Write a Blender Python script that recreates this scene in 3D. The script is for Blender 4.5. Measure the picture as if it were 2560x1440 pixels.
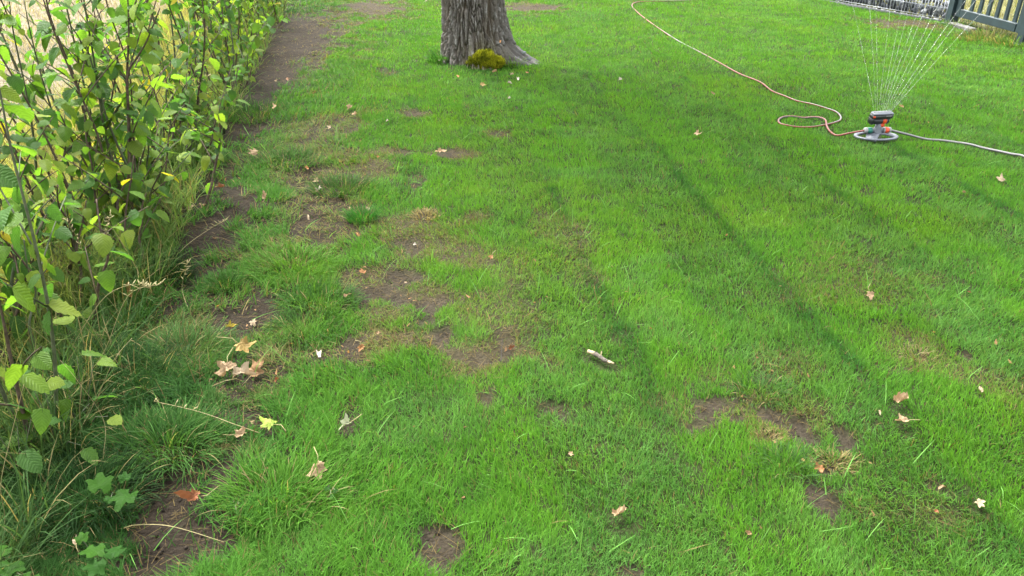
import bpy, math, random
import numpy as np
from mathutils import Vector, Matrix

# ------------------------------------------------------------------ camera, world, light
for o in list(bpy.data.objects): bpy.data.objects.remove(o)
scn = bpy.context.scene
COL = scn.collection
PITCH, CAMH, FPX = math.radians(28.0), 1.55, 1950.0      # photo is 2560 x 1440

cam_d = bpy.data.cameras.new('camera'); cam = bpy.data.objects.new('camera', cam_d); COL.objects.link(cam)
cam_d.sensor_width = 36.0; cam_d.lens = 36.0*FPX/2560.0
cam_d.clip_start = 0.05; cam_d.clip_end = 2000
cam.location = (0, 0, CAMH); cam.rotation_euler = (math.pi/2-PITCH, 0, 0)
scn.camera = cam

SUN_EL, SUN_AZ = math.radians(60), math.radians(-38)     # azimuth from +Y towards +X (negative: behind the hedge, to the left)
w = bpy.data.worlds.new('World'); scn.world = w; w.use_nodes = True
nt = w.node_tree; nt.nodes.clear()
sky = nt.nodes.new('ShaderNodeTexSky'); sky.sky_type = 'NISHITA'; sky.sun_disc = False
sky.sun_elevation = SUN_EL; sky.sun_rotation = SUN_AZ
sky.air_density = 1.6; sky.dust_density = 6.0; sky.ozone_density = 1.0
hs = nt.nodes.new('ShaderNodeHueSaturation'); hs.inputs['Saturation'].default_value = 0.22
bg = nt.nodes.new('ShaderNodeBackground'); bg.inputs['Strength'].default_value = 0.15
wo = nt.nodes.new('ShaderNodeOutputWorld')
nt.links.new(sky.outputs[0], hs.inputs['Color']); nt.links.new(hs.outputs[0], bg.inputs['Color']); nt.links.new(bg.outputs[0], wo.inputs[0])

sun_d = bpy.data.lights.new('sun', 'SUN'); sun_d.energy = 1.5; sun_d.angle = math.radians(20); sun_d.color = (1.0, 0.965, 0.90)
sun = bpy.data.objects.new('sun', sun_d); COL.objects.link(sun)
sd = Vector((math.sin(SUN_AZ)*math.cos(SUN_EL), math.cos(SUN_AZ)*math.cos(SUN_EL), math.sin(SUN_EL)))
sun.rotation_euler = sd.to_track_quat('Z', 'Y').to_euler(); sun.location = sd*30

vs = scn.view_settings
vs.view_transform = 'Standard'; vs.look = 'None'; vs.gamma = 1.0; vs.exposure = 2.6; vs.use_curve_mapping = False
scn.cycles.max_bounces = 6; scn.cycles.diffuse_bounces = 3; scn.cycles.glossy_bounces = 2
scn.cycles.transmission_bounces = 4; scn.cycles.transparent_max_bounces = 6
scn.cycles.caustics_reflective = False; scn.cycles.caustics_refractive = False

# ------------------------------------------------------------------ pixel -> place
SP, CP = math.sin(PITCH), math.cos(PITCH)
def ray(px, py):
    x = (px-1280)/FPX; y = (720-py)/FPX
    return Vector((x, CP+y*SP, -SP+y*CP))
def G(px, py, z=0.0):                       # where that pixel's ray meets the ground (height z)
    d = ray(px, py); t = (CAMH-z)/-d.z
    return Vector((d.x*t, d.y*t, z))
def ATY(px, py, Y):                         # where it meets the upright plane at depth Y
    d = ray(px, py); t = Y/d.y
    return Vector((d.x*t, Y, CAMH+d.z*t))
def MPP(py): d = ray(1280, py); return (CAMH/-d.z)/FPX   # metres per photo pixel on the ground at this row
def hedge_x(y): return -1.12-0.185*y

# ------------------------------------------------------------------ numpy noise
rng = np.random.default_rng(7); random.seed(7)
TAB = rng.random((256, 256))
def vn(x, y):
    x = np.asarray(x, float); y = np.asarray(y, float)
    xi = np.floor(x).astype(int); yi = np.floor(y).astype(int)
    fx = x-xi; fy = y-yi; fx = fx*fx*(3-2*fx); fy = fy*fy*(3-2*fy)
    a = TAB[xi & 255, yi & 255]; b = TAB[(xi+1) & 255, yi & 255]
    c = TAB[xi & 255, (yi+1) & 255]; d = TAB[(xi+1) & 255, (yi+1) & 255]
    return (a*(1-fx)+b*fx)*(1-fy)+(c*(1-fx)+d*fx)*fy
def fbm(x, y, o=3):
    s = 0; a = .5; t = 0
    for i in range(o):
        s = s+a*vn(x*2**i+17.3*i, y*2**i+9.1*i); t += a; a *= .5
    return s/t
def sst(a, b, x): t = np.clip((x-a)/(b-a), 0, 1); return t*t*(3-2*t)

# ------------------------------------------------------------------ materials
def nmat(name):
    m = bpy.data.materials.new(name); m.use_nodes = True; m.node_tree.nodes.clear()
    return m, m.node_tree.nodes, m.node_tree.links
def node(ns, t, **kw):
    n = ns.new(t)
    for k, v in kw.items(): setattr(n, k, v)
    return n
def plain(name, col, rough=.6, noise=0.15, scale=30, spec=.4, bump=0.0, metal=0, bscale=None):
    m, ns, l = nmat(name)
    p = node(ns, 'ShaderNodeBsdfPrincipled'); o = node(ns, 'ShaderNodeOutputMaterial')
    p.inputs['Roughness'].default_value = rough; p.inputs['Specular IOR Level'].default_value = spec; p.inputs['Metallic'].default_value = metal
    tc = node(ns, 'ShaderNodeTexCoord'); nz = node(ns, 'ShaderNodeTexNoise'); nz.inputs['Scale'].default_value = scale; nz.inputs['Detail'].default_value = 5
    cr = node(ns, 'ShaderNodeValToRGB')
    a = [max(0, c*(1-noise*2)) for c in col]; b = [min(1, c*(1+noise*2)) for c in col]
    cr.color_ramp.elements[0].position = .3; cr.color_ramp.elements[1].position = .7
    cr.color_ramp.elements[0].color = (*a, 1); cr.color_ramp.elements[1].color = (*b, 1)
    l.new(tc.outputs['Object'], nz.inputs['Vector']); l.new(nz.outputs['Fac'], cr.inputs[0]); l.new(cr.outputs[0], p.inputs['Base Color'])
    if bump:
        n2 = node(ns, 'ShaderNodeTexNoise'); n2.inputs['Scale'].default_value = bscale or scale*2; n2.inputs['Detail'].default_value = 4
        l.new(tc.outputs['Object'], n2.inputs['Vector'])
        bp = node(ns, 'ShaderNodeBump'); bp.inputs['Strength'].default_value = bump; bp.inputs['Distance'].default_value = .01
        l.new(n2.outputs['Fac'], bp.inputs['Height']); l.new(bp.outputs[0], p.inputs['Normal'])
    l.new(p.outputs[0], o.inputs[0]); return m
def foliage(name, src='attr', trans=.35, rough=.5, spec=.3, veins=False, tint=(1.25, 1.15, .6), va=.13):
    m, ns, l = nmat(name)
    if src == 'attr':
        a = node(ns, 'ShaderNodeAttribute', attribute_name='col'); c = a.outputs['Color']
    else:
        a = node(ns, 'ShaderNodeObjectInfo'); c = a.outputs['Color']
    p = node(ns, 'ShaderNodeBsdfPrincipled'); p.inputs['Roughness'].default_value = rough; p.inputs['Specular IOR Level'].default_value = spec
    tr = node(ns, 'ShaderNodeBsdfTranslucent'); mx = node(ns, 'ShaderNodeMixShader'); mx.inputs[0].default_value = trans
    o = node(ns, 'ShaderNodeOutputMaterial')
    if veins:
        tc = node(ns, 'ShaderNodeTexCoord'); sx = node(ns, 'ShaderNodeSeparateXYZ'); l.new(tc.outputs['Object'], sx.inputs[0])
        ab = node(ns, 'ShaderNodeMath', operation='ABSOLUTE'); l.new(sx.outputs[0], ab.inputs[0])
        m1 = node(ns, 'ShaderNodeMath', operation='MULTIPLY'); l.new(ab.outputs[0], m1.inputs[0]); m1.inputs[1].default_value = .9
        m2 = node(ns, 'ShaderNodeMath', operation='SUBTRACT'); l.new(sx.outputs[1], m2.inputs[0]); l.new(m1.outputs[0], m2.inputs[1])
        m3 = node(ns, 'ShaderNodeMath', operation='MULTIPLY'); l.new(m2.outputs[0], m3.inputs[0]); m3.inputs[1].default_value = 2*math.pi/.011
        sn = node(ns, 'ShaderNodeMath', operation='SINE'); l.new(m3.outputs[0], sn.inputs[0])
        mr = node(ns, 'ShaderNodeMapRange'); l.new(sn.outputs[0], mr.inputs[0]); mr.inputs[1].default_value = -1; mr.inputs[2].default_value = 1; mr.inputs[3].default_value = 1-va; mr.inputs[4].default_value = 1+va
        nz = node(ns, 'ShaderNodeTexNoise'); nz.inputs['Scale'].default_value = 40; l.new(tc.outputs['Object'], nz.inputs['Vector'])
        m4 = node(ns, 'ShaderNodeMath', operation='MULTIPLY_ADD'); l.new(nz.outputs['Fac'], m4.inputs[0]); m4.inputs[1].default_value = .5; m4.inputs[2].default_value = .75
        m5 = node(ns, 'ShaderNodeMath', operation='MULTIPLY'); l.new(mr.outputs[0], m5.inputs[0]); l.new(m4.outputs[0], m5.inputs[1])
        vm = node(ns, 'ShaderNodeVectorMath', operation='SCALE'); l.new(c, vm.inputs[0]); l.new(m5.outputs[0], vm.inputs['Scale']); c = vm.outputs[0]
        bp = node(ns, 'ShaderNodeBump'); bp.inputs['Strength'].default_value = .6; bp.inputs['Distance'].default_value = .0015*va/.13
        l.new(sn.outputs[0], bp.inputs['Height']); l.new(bp.outputs[0], p.inputs['Normal'])
    v2 = node(ns, 'ShaderNodeVectorMath', operation='MULTIPLY'); v2.inputs[1].default_value = tint
    l.new(c, v2.inputs[0]); l.new(v2.outputs[0], tr.inputs['Color'])
    l.new(c, p.inputs['Base Color']); l.new(p.outputs[0], mx.inputs[1]); l.new(tr.outputs[0], mx.inputs[2]); l.new(mx.outputs[0], o.inputs[0])
    return m

M_GRASS = foliage('grass_blade', trans=.42, rough=.55, spec=.04)
M_LEAF = foliage('hedge_leaf', src='obj', trans=.60, rough=.45, spec=.16, veins=True, tint=(1.05, 1.12, .5), va=.085)
M_DRY = foliage('dry_leaf', src='obj', trans=.15, rough=.6, spec=.2, veins=True, tint=(1.1, 1, .8), va=.04)
M_SEED = foliage('seedling_leaf', src='obj', trans=.35, rough=.5, spec=.03, veins=True, va=.02)
M_MOSS = foliage('moss', trans=.2, rough=.8, spec=.1)
M_STEM = plain('stem_bark', (.060, .042, .028), .75, .25, 60, .25)
M_STEMG = plain('stem_green', (.055, .065, .032), .6, .2, 60, .3)
M_STALK = plain('dry_stalk', (.18, .155, .065), .6, .12, 80, .3)
M_GREYPL = plain('grey_plastic', (.095, .105, .12), .38, .04, 60, .5)
M_DARKPL = plain('charcoal_plastic', (.014, .017, .018), .35, .05, 60, .5)
M_LIGHTPL = plain('pale_grey_plastic', (.20, .20, .195), .4, .04, 60, .5)
M_GREENPL = plain('green_plastic', (.006, .12, .08), .35, .04, 60, .5)
M_ORANGE = plain('orange_plastic', (.55, .06, .01), .35, .04, 60, .5)
M_GATE = plain('slate_paint', (.014, .027, .031), .45, .08, 12, .4, .05)
M_WIRE = plain('galvanised_wire', (.30, .32, .34), .4, .1, 40, .5, metal=.6)
M_WIREY = plain('olive_wire', (.20, .19, .06), .5, .1, 40, .4)
M_STONE = plain('gabion_stone', (.060, .065, .075), .8, .4, 9, .3, .5, bscale=25)
M_STONEW = plain('pale_stone', (.17, .178, .185), .8, .12, 14, .3, .3, bscale=30)
M_KERB = plain('concrete_kerb', (.05, .053, .055), .85, .12, 20, .2, .3)
M_WOOD = plain('bare_wood', (.27, .21, .125), .7, .12, 90, .2, .3)
M_TWIGB = plain('twig_bark', (.085, .072, .058), .85, .25, 120, .2, .5)

def m_water():
    m, ns, l = nmat('water')
    p = node(ns, 'ShaderNodeBsdfPrincipled'); p.inputs['Base Color'].default_value = (.95, .97, .97, 1)
    p.inputs['Transmission Weight'].default_value = .55; p.inputs['IOR'].default_value = 1.33; p.inputs['Roughness'].default_value = .15
    t = node(ns, 'ShaderNodeBsdfTransparent'); mx = node(ns, 'ShaderNodeMixShader'); tcw = node(ns, 'ShaderNodeTexCoord'); nw = node(ns, 'ShaderNodeTexNoise'); nw.inputs['Scale'].default_value = 22; nw.inputs['Detail'].default_value = 3; l.new(tcw.outputs['Object'], nw.inputs['Vector'])
    rw = node(ns, 'ShaderNodeMapRange'); rw.inputs[1].default_value = .42; rw.inputs[2].default_value = .62; rw.inputs[3].default_value = .18; rw.inputs[4].default_value = .48; l.new(nw.outputs['Fac'], rw.inputs[0]); l.new(rw.outputs[0], mx.inputs[0])
    o = node(ns, 'ShaderNodeOutputMaterial'); l.new(t.outputs[0], mx.inputs[1]); l.new(p.outputs[0], mx.inputs[2]); l.new(mx.outputs[0], o.inputs[0]); return m
M_WATER = m_water()

def m_hose(name, ca, cb, turn, share):
    m, ns, l = nmat(name)
    p = node(ns, 'ShaderNodeBsdfPrincipled'); p.inputs['Roughness'].default_value = .42; p.inputs['Specular IOR Level'].default_value = .4
    o = node(ns, 'ShaderNodeOutputMaterial'); uv = node(ns, 'ShaderNodeUVMap'); sx = node(ns, 'ShaderNodeSeparateXYZ'); l.new(uv.outputs[0], sx.inputs[0])
    nz = node(ns, 'ShaderNodeTexNoise'); nz.inputs['Scale'].default_value = 1.2; l.new(uv.outputs[0], nz.inputs['Vector'])
    ma = node(ns, 'ShaderNodeMath', operation='MULTIPLY_ADD'); l.new(sx.outputs[1], ma.inputs[0]); ma.inputs[1].default_value = turn; l.new(sx.outputs[0], ma.inputs[2])
    fr = node(ns, 'ShaderNodeMath', operation='FRACT'); l.new(ma.outputs[0], fr.inputs[0])
    cr = node(ns, 'ShaderNodeValToRGB'); cr.color_ramp.interpolation = 'CONSTANT'
    e = cr.color_ramp.elements; e[0].position = 0; e[0].color = (*ca, 1); e[1].position = share; e[1].color = (*cb, 1)
    l.new(fr.outputs[0], cr.inputs[0]); l.new(cr.outputs[0], p.inputs['Base Color']); l.new(p.outputs[0], o.inputs[0]); return m
M_HOSER = m_hose('red_grey_hose', (.13, .022, .012), (.11, .098, .092), .33, .6)
M_HOSEG = m_hose('grey_hose', (.125, .12, .118), (.07, .07, .074), .05, .6)

def m_ground():
    m, ns, l = nmat('soil_and_thatch')
    p = node(ns, 'ShaderNodeBsdfPrincipled'); p.inputs['Roughness'].default_value = .95; p.inputs['Specular IOR Level'].default_value = .12
    o = node(ns, 'ShaderNodeOutputMaterial'); a = node(ns, 'ShaderNodeAttribute', attribute_name='col')
    tc = node(ns, 'ShaderNodeTexCoord')
    n1 = node(ns, 'ShaderNodeTexNoise'); n1.inputs['Scale'].default_value = 45; n1.inputs['Detail'].default_value = 8; n1.inputs['Roughness'].default_value = .7
    n2 = node(ns, 'ShaderNodeTexNoise'); n2.inputs['Scale'].default_value = 7; n2.inputs['Detail'].default_value = 4
    vo = node(ns, 'ShaderNodeTexVoronoi'); vo.inputs['Scale'].default_value = 70
    for n in (n1, n2, vo): l.new(tc.outputs['Object'], n.inputs['Vector'])
    s = node(ns, 'ShaderNodeMath', operation='MULTIPLY_ADD'); l.new(n1.outputs['Fac'], s.inputs[0]); s.inputs[1].default_value = 1.5; s.inputs[2].default_value = .0
    s2 = node(ns, 'ShaderNodeMath', operation='MULTIPLY_ADD'); l.new(n2.outputs['Fac'], s2.inputs[0]); s2.inputs[1].default_value = .8; s2.inputs[2].default_value = .6
    s3 = node(ns, 'ShaderNodeMath', operation='MULTIPLY'); l.new(s.outputs[0], s3.inputs[0]); l.new(s2.outputs[0], s3.inputs[1])
    vm = node(ns, 'ShaderNodeVectorMath', operation='SCALE'); l.new(a.outputs['Color'], vm.inputs[0]); l.new(s3.outputs[0], vm.inputs['Scale'])
    l.new(vm.outputs[0], p.inputs['Base Color'])
    ad = node(ns, 'ShaderNodeMath', operation='MULTIPLY_ADD'); l.new(vo.outputs['Distance'], ad.inputs[0]); ad.inputs[1].default_value = -.5; l.new(n1.outputs['Fac'], ad.inputs[2])
    bp = node(ns, 'ShaderNodeBump'); bp.inputs['Strength'].default_value = 1; bp.inputs['Distance'].default_value = .02
    l.new(ad.outputs[0], bp.inputs['Height']); l.new(bp.outputs[0], p.inputs['Normal']); l.new(p.outputs[0], o.inputs[0]); return m
M_GROUND = m_ground()

# ------------------------------------------------------------------ object helpers
def tag(o, label=None, cat=None, group=None, kind=None):
    if label: o['label'] = label
    if cat: o['category'] = cat
    if group: o['group'] = group
    if kind: o['kind'] = kind
    return o
def empty(name, loc, rz=0):
    o = bpy.data.objects.new(name, None); o.location = loc; o.rotation_euler = (0, 0, rz); o.empty_display_size = .05; COL.objects.link(o); return o
def mk(name, V, F, mat, parent=None, smooth=True, loc=None, UV=None):
    me = bpy.data.meshes.new(name); me.from_pydata([tuple(v) for v in V], [], F); me.materials.append(mat)
    if smooth: me.polygons.foreach_set('use_smooth', [True]*len(me.polygons))
    if UV is not None:
        u = me.uv_layers.new(name='UVMap')
        for i, lo in enumerate(me.loops): u.data[i].uv = UV[lo.vertex_index]
    me.update(); o = bpy.data.objects.new(name, me); COL.objects.link(o)
    if parent: o.parent = parent
    if loc is not None: o.location = loc
    return o
def npmesh(name, V, loops, starts, totals, mat, col=None, smooth=False):
    me = bpy.data.meshes.new(name)
    me.vertices.add(len(V)); me.vertices.foreach_set('co', np.ascontiguousarray(V, dtype=np.float32).ravel())
    me.loops.add(len(loops)); me.loops.foreach_set('vertex_index', loops.astype(np.int32))
    me.polygons.add(len(starts)); me.polygons.foreach_set('loop_start', starts.astype(np.int32))
    try: me.polygons.foreach_set('loop_total', totals.astype(np.int32))
    except Exception: pass
    if smooth: me.polygons.foreach_set('use_smooth', np.ones(len(starts), bool))
    me.update(calc_edges=True)
    if col is not None:
        at = me.attributes.new('col', 'FLOAT_COLOR', 'POINT')
        c4 = np.ones((len(V), 4), np.float32); c4[:, :3] = col; at.data.foreach_set('color', c4.ravel())
    me.materials.append(mat)
    o = bpy.data.objects.new(name, me); COL.objects.link(o); return o
def blades(name, P, L, W, az, lean, curl, col, mat, segs=2, tw=.9, parent=None):
    """N grass blades as one mesh: each a bent tapering strip of segs pieces (the last one a tip)"""
    N = len(P); step = L/segs
    face = az+math.pi/2+rng.uniform(-tw, tw, N)
    wx, wy = np.cos(face), np.sin(face); dx, dy = np.cos(az), np.sin(az)
    nv = 2*segs+1; V = np.zeros((N, nv, 3)); cx, cy, cz = P[:, 0].copy(), P[:, 1].copy(), P[:, 2].copy()
    for s in range(segs+1):
        wd = W*.5*(1-.45*(s/segs))
        if s < segs:
            V[:, 2*s] = np.stack([cx-wx*wd, cy-wy*wd, cz], 1); V[:, 2*s+1] = np.stack([cx+wx*wd, cy+wy*wd, cz], 1)
        else: V[:, 2*s] = np.stack([cx, cy, cz], 1)
        th = lean+curl*(s+.5)/segs
        cx = cx+np.sin(th)*dx*step; cy = cy+np.sin(th)*dy*step; cz = cz+np.cos(th)*step
    pat = []; st = []; tt = []
    for s in range(segs-1): st.append(len(pat)); tt.append(4); pat += [2*s, 2*s+1, 2*s+3, 2*s+2]
    st.append(len(pat)); tt.append(3); k = 2*(segs-1); pat += [k, k+1, k+2]
    loops = (np.arange(N)[:, None]*nv+np.array(pat)[None]).ravel()
    starts = (np.arange(N)[:, None]*len(pat)+np.array(st)[None]).ravel(); totals = np.tile(tt, N)
    o = npmesh(name, V.reshape(-1, 3), loops, starts, totals, mat, np.repeat(col, nv, 0))
    if parent: o.parent = parent
    return o
def tube(pts, rad, n=8, cap=True, twist=0.0):
    """verts, faces, uvs of a tube through pts"""
    pts = [Vector(p) for p in pts]; V = []; F = []; UV = []; up = None; dist = 0
    for i, p in enumerate(pts):
        d = (pts[min(i+1, len(pts)-1)]-pts[max(i-1, 0)]).normalized()
        if up is None:
            up = Vector((0, 0, 1)) if abs(d.z) < .9 else Vector((1, 0, 0))
        x = d.cross(up).normalized(); up = x.cross(d).normalized()
        if i: dist += (p-pts[i-1]).length
        r = rad[i] if hasattr(rad, '__len__') else rad
        for k in range(n+1):
            a = 2*math.pi*k/n
            V.append(p+(x*math.cos(a)+up*math.sin(a))*r); UV.append((k/n, dist))
    m = n+1
    for i in range(len(pts)-1):
        for k in range(n): F.append((i*m+k, i*m+k+1, (i+1)*m+k+1, (i+1)*m+k))
    if cap:
        F.append(tuple(range(n-1, -1, -1))); F.append(tuple((len(pts)-1)*m+k for k in range(n)))
    return V, F, UV
def merge(*parts):
    V = []; F = []
    for p in parts:
        b = len(V); V += list(p[0]); F += [tuple(i+b for i in f) for f in p[1]]
    return V, F
def spline(pts, n=8):
    pts = [Vector(p) for p in pts]; out = []
    for i in range(len(pts)-1):
        p0 = pts[max(i-1, 0)]; p1 = pts[i]; p2 = pts[i+1]; p3 = pts[min(i+2, len(pts)-1)]
        for k in range(n):
            t = k/n
            out.append(.5*((2*p1)+(p2-p0)*t+(2*p0-5*p1+4*p2-p3)*t*t+(3*p1-p0-3*p2+p3)*t**3))
    out.append(pts[-1]); return out
def boxg(cx, cy, cz, sx, sy, sz, b=.0):
    """bevelled box: verts, faces"""
    if b <= 0: b = min(sx, sy, sz)*.08
    hx, hy, hz = sx/2, sy/2, sz/2; V = []; F = []
    def ring(ix, iy, z):
        r = [(-ix+b, -iy), (ix-b, -iy), (ix, -iy+b), (ix, iy-b), (ix-b, iy), (-ix+b, iy), (-ix, iy-b), (-ix, -iy+b)]
        return [(cx+x, cy+y, cz+z) for x, y in r]
    for ix, iy, z in ((hx-b, hy-b, -hz), (hx, hy, -hz+b), (hx, hy, hz-b), (hx-b, hy-b, hz)): V += ring(ix, iy, z)
    for j in range(3):
        for k in range(8): F.append((j*8+k, j*8+(k+1) % 8, (j+1)*8+(k+1) % 8, (j+1)*8+k))
    F.append(tuple(range(7, -1, -1))); F.append(tuple(24+k for k in range(8))); return V, F
def xf(g, M): return [M @ Vector(v) for v in g[0]], g[1]

# ------------------------------------------------------------------ the lawn's patches (from photo pixels to ground ellipses)
def gell(cx, cy, rx, ry, s=1.0):
    c = G(cx, cy); y0 = G(cx, cy+ry).y; y1 = G(cx, max(cy-ry, -60)).y
    return (c.x, (y0+y1)/2-.008, rx*MPP(cy)*(1.0+.35*(s >= .9 and cx > 1050 and cy > 950)), max((y1-y0)/2*(1.05+.3*(s >= .9 and cx > 1050 and cy > 950)), .022), s)
SOIL = [gell(*a) for a in [
    (510,610,85,100,.95),(480,510,70,60,.8),(570,500,40,30,.6),(720,120,80,60,.85),(690,190,60,40,.85),(640,250,40,40,.6),(600,320,70,35,.8),(770,60,60,30,.4),
    (610,790,95,50,.8),(560,740,50,30,.6),(690,750,40,20,.5),(640,880,60,25,.4),(720,880,30,20,.5),(690,935,50,20,.5),
    (450,1200,130,85,.97),(430,1370,125,90,.98),(600,1050,60,22,.8),(745,1085,32,20,.75),(585,1150,60,30,.6),(880,1020,22,30,.5),(300,1400,90,40,.7),(480,1430,70,20,.6),
    (1108,1348,40,34,.95),(1100,1412,34,16,.88),(925,1320,30,18,.8),(1280,1377,20,10,.7),(1568,1424,30,14,.8),(1385,1012,42,14,.7),(1410,1040,22,14,.6),(1215,1000,18,18,.6),
    (1812,1005,44,34,1),(1900,1040,56,24,1),(1985,1078,26,26,.9),(2118,1100,24,22,.95),(2042,1248,36,28,1),(1972,1208,20,18,.7),(2075,1182,34,14,.8),(1890,958,34,14,.7),(1740,1072,50,14,.6),(1765,955,16,10,.6),(2412,892,18,12,.9),(2300,896,14,12,.7),(2145,950,12,14,.5),(1920,1100,30,12,.7),(2330,1215,16,10,.5),
    (1078,770,32,34,.9),(1105,835,20,20,.9),(1060,800,40,10,.6),(1000,690,48,22,.9),(955,735,80,22,.75),(880,770,50,16,.5),(1050,610,60,18,.6),(1135,645,50,10,.7),(1170,620,50,14,.5),
    (890,860,36,22,.8),(860,880,60,26,.5),(1205,895,50,28,.6),(1255,870,16,30,.6),(1040,455,26,16,.6),(1062,540,24,10,.7),
    (830,560,70,40,.65),(800,480,60,36,.6),(760,400,50,26,.45),(820,330,60,30,.4),(1030,285,24,5,.6),(1110,385,50,9,.7),(1010,382,70,8,.5),(1250,335,20,6,.5),(965,180,22,7,.5),
    (930,22,70,14,.7),(1320,18,70,8,.75),(930,8,30,10,.6),(1590,6,20,3,.5),(2255,58,60,9,.6),(1900,260,20,5,.2),(600,1250,40,20,.5),(1270,970,14,8,.4),(1600,815,12,8,.5),(2170,480,16,7,.6)]]
THAT = [gell(*a) for a in [
    (820,500,110,110,.8),(830,590,90,60,.7),(1050,600,190,60,.65),(960,720,130,60,.8),(900,870,90,40,.9),(1220,890,120,60,.75),(1250,780,90,80,.4),(1400,600,70,70,.35),(1150,640,110,30,.5),
    (760,400,110,60,.5),(820,320,90,40,.6),(1110,388,70,16,.9),(1010,382,80,12,.8),(1030,285,30,7,.7),(720,130,120,90,.8),(930,25,100,20,.8),(1320,18,90,12,.8),(2255,60,80,12,.7),
    (1860,1040,130,50,.55),(1910,1105,60,20,.8),(2090,1165,60,20,.9),(2290,900,90,70,.45),(2150,700,170,60,.3),(1770,930,60,40,.3),(2290,1290,200,60,.45),(1210,1000,40,40,.6),(1060,540,34,16,.8),
    (560,840,180,70,.5),(690,900,100,40,.6),(580,1130,60,30,.5),(1250,335,30,9,.6),(640,980,90,40,.3),(1950,920,60,30,.3),(2400,950,120,60,.35),(1280,700,60,90,.3),(2500,60,120,30,.35)]]
def field(P, x, y, k=.42, f=13.0, seed=0.0):
    """soft union of ground ellipses with ragged edges"""
    wob = (fbm(x*f+seed, y*f+seed, 3)-.5)*2
    out = np.zeros_like(x)
    for cx, cy, rx, ry, s in P:
        d = np.sqrt(((x-cx)/rx)**2+((y-cy)/ry)**2)
        near = d < 2.2
        v = np.zeros_like(x); v[near] = s*(1-sst(1-k, 1+k, d[near]+wob[near]*1.25)); out = np.maximum(out, v)
    return out
def zg(x, y):                                   # gentle unevenness of the ground
    x = np.asarray(x, float); y = np.asarray(y, float)
    return (fbm(x*1.3+3, y*1.3+5, 2)-.5)*.05+(fbm(x*6, y*6+40, 2)-.5)*.022
def Z(x, y): return float(zg(np.array([x]), np.array([y]))[0])

# ------------------------------------------------------------------ ground sheet
def axis(a, b, st, lo, hi):
    core = np.arange(a, b+1e-6, st); left = a-np.geomspace(.1, a-lo, 14)[::-1]; right = b+np.geomspace(.1, hi-b, 14)
    return np.concatenate([left, core, right])
gx = axis(-5.2, 6.6, .04, -400, 400); gy = axis(.6, 12.6, .04, -400, 700)
X, Y = np.meshgrid(gx, gy, indexing='ij'); X = X.ravel(); Y = Y.ravel()
soilF = field(SOIL, X, Y); thatF = field(THAT, X, Y, .5, 6, 31)
fade = np.clip(1-(np.maximum(np.abs(X)-6.6, 0)+np.maximum(Y-12.6, 0)+np.maximum(.6-Y, 0))/.5, 0, 1)
zz = zg(X, Y)*fade-soilF*.012*fade+(vn(X*31, Y*31)-.5)*.010*np.clip(soilF+thatF*.5, 0, 1)*fade
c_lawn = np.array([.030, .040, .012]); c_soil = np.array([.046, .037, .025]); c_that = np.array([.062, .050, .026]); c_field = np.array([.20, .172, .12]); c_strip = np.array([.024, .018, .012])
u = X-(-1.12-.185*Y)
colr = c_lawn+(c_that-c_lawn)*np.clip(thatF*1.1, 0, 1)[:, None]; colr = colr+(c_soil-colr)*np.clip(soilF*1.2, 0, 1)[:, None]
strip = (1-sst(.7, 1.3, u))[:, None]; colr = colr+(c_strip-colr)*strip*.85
fld = (1-sst(-1.3, -.55, u+(fbm(X*2, Y*2)-.5)*.5))[:, None]; fldg = c_field*(.75+.5*fbm(X*1.5, Y*1.5, 3))[:, None]; colr = colr+(fldg-colr)*fld
GX = 5.2+(9.6-Y)*.115; GX = np.where(Y > 9.6, 5.15-(Y-9.6)*.46, GX)   # fence line
beyond = sst(.05, .3, X-GX)[:, None]; cb = np.array([.15, .15, .065])*(.7+.6*fbm(X*4, Y*4, 3))[:, None]; colr = colr+(cb-colr)*beyond
nx, ny = len(gx), len(gy)
I = (np.arange(nx-1)[:, None]*ny+np.arange(ny-1)[None]).ravel()
quads = np.stack([I, I+ny, I+ny+1, I+1], 1)
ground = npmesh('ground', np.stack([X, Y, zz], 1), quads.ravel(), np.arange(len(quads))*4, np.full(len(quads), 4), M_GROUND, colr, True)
tag(ground, 'earth and thatch under the lawn, dry field beyond the hedge and fence', kind='structure')

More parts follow.
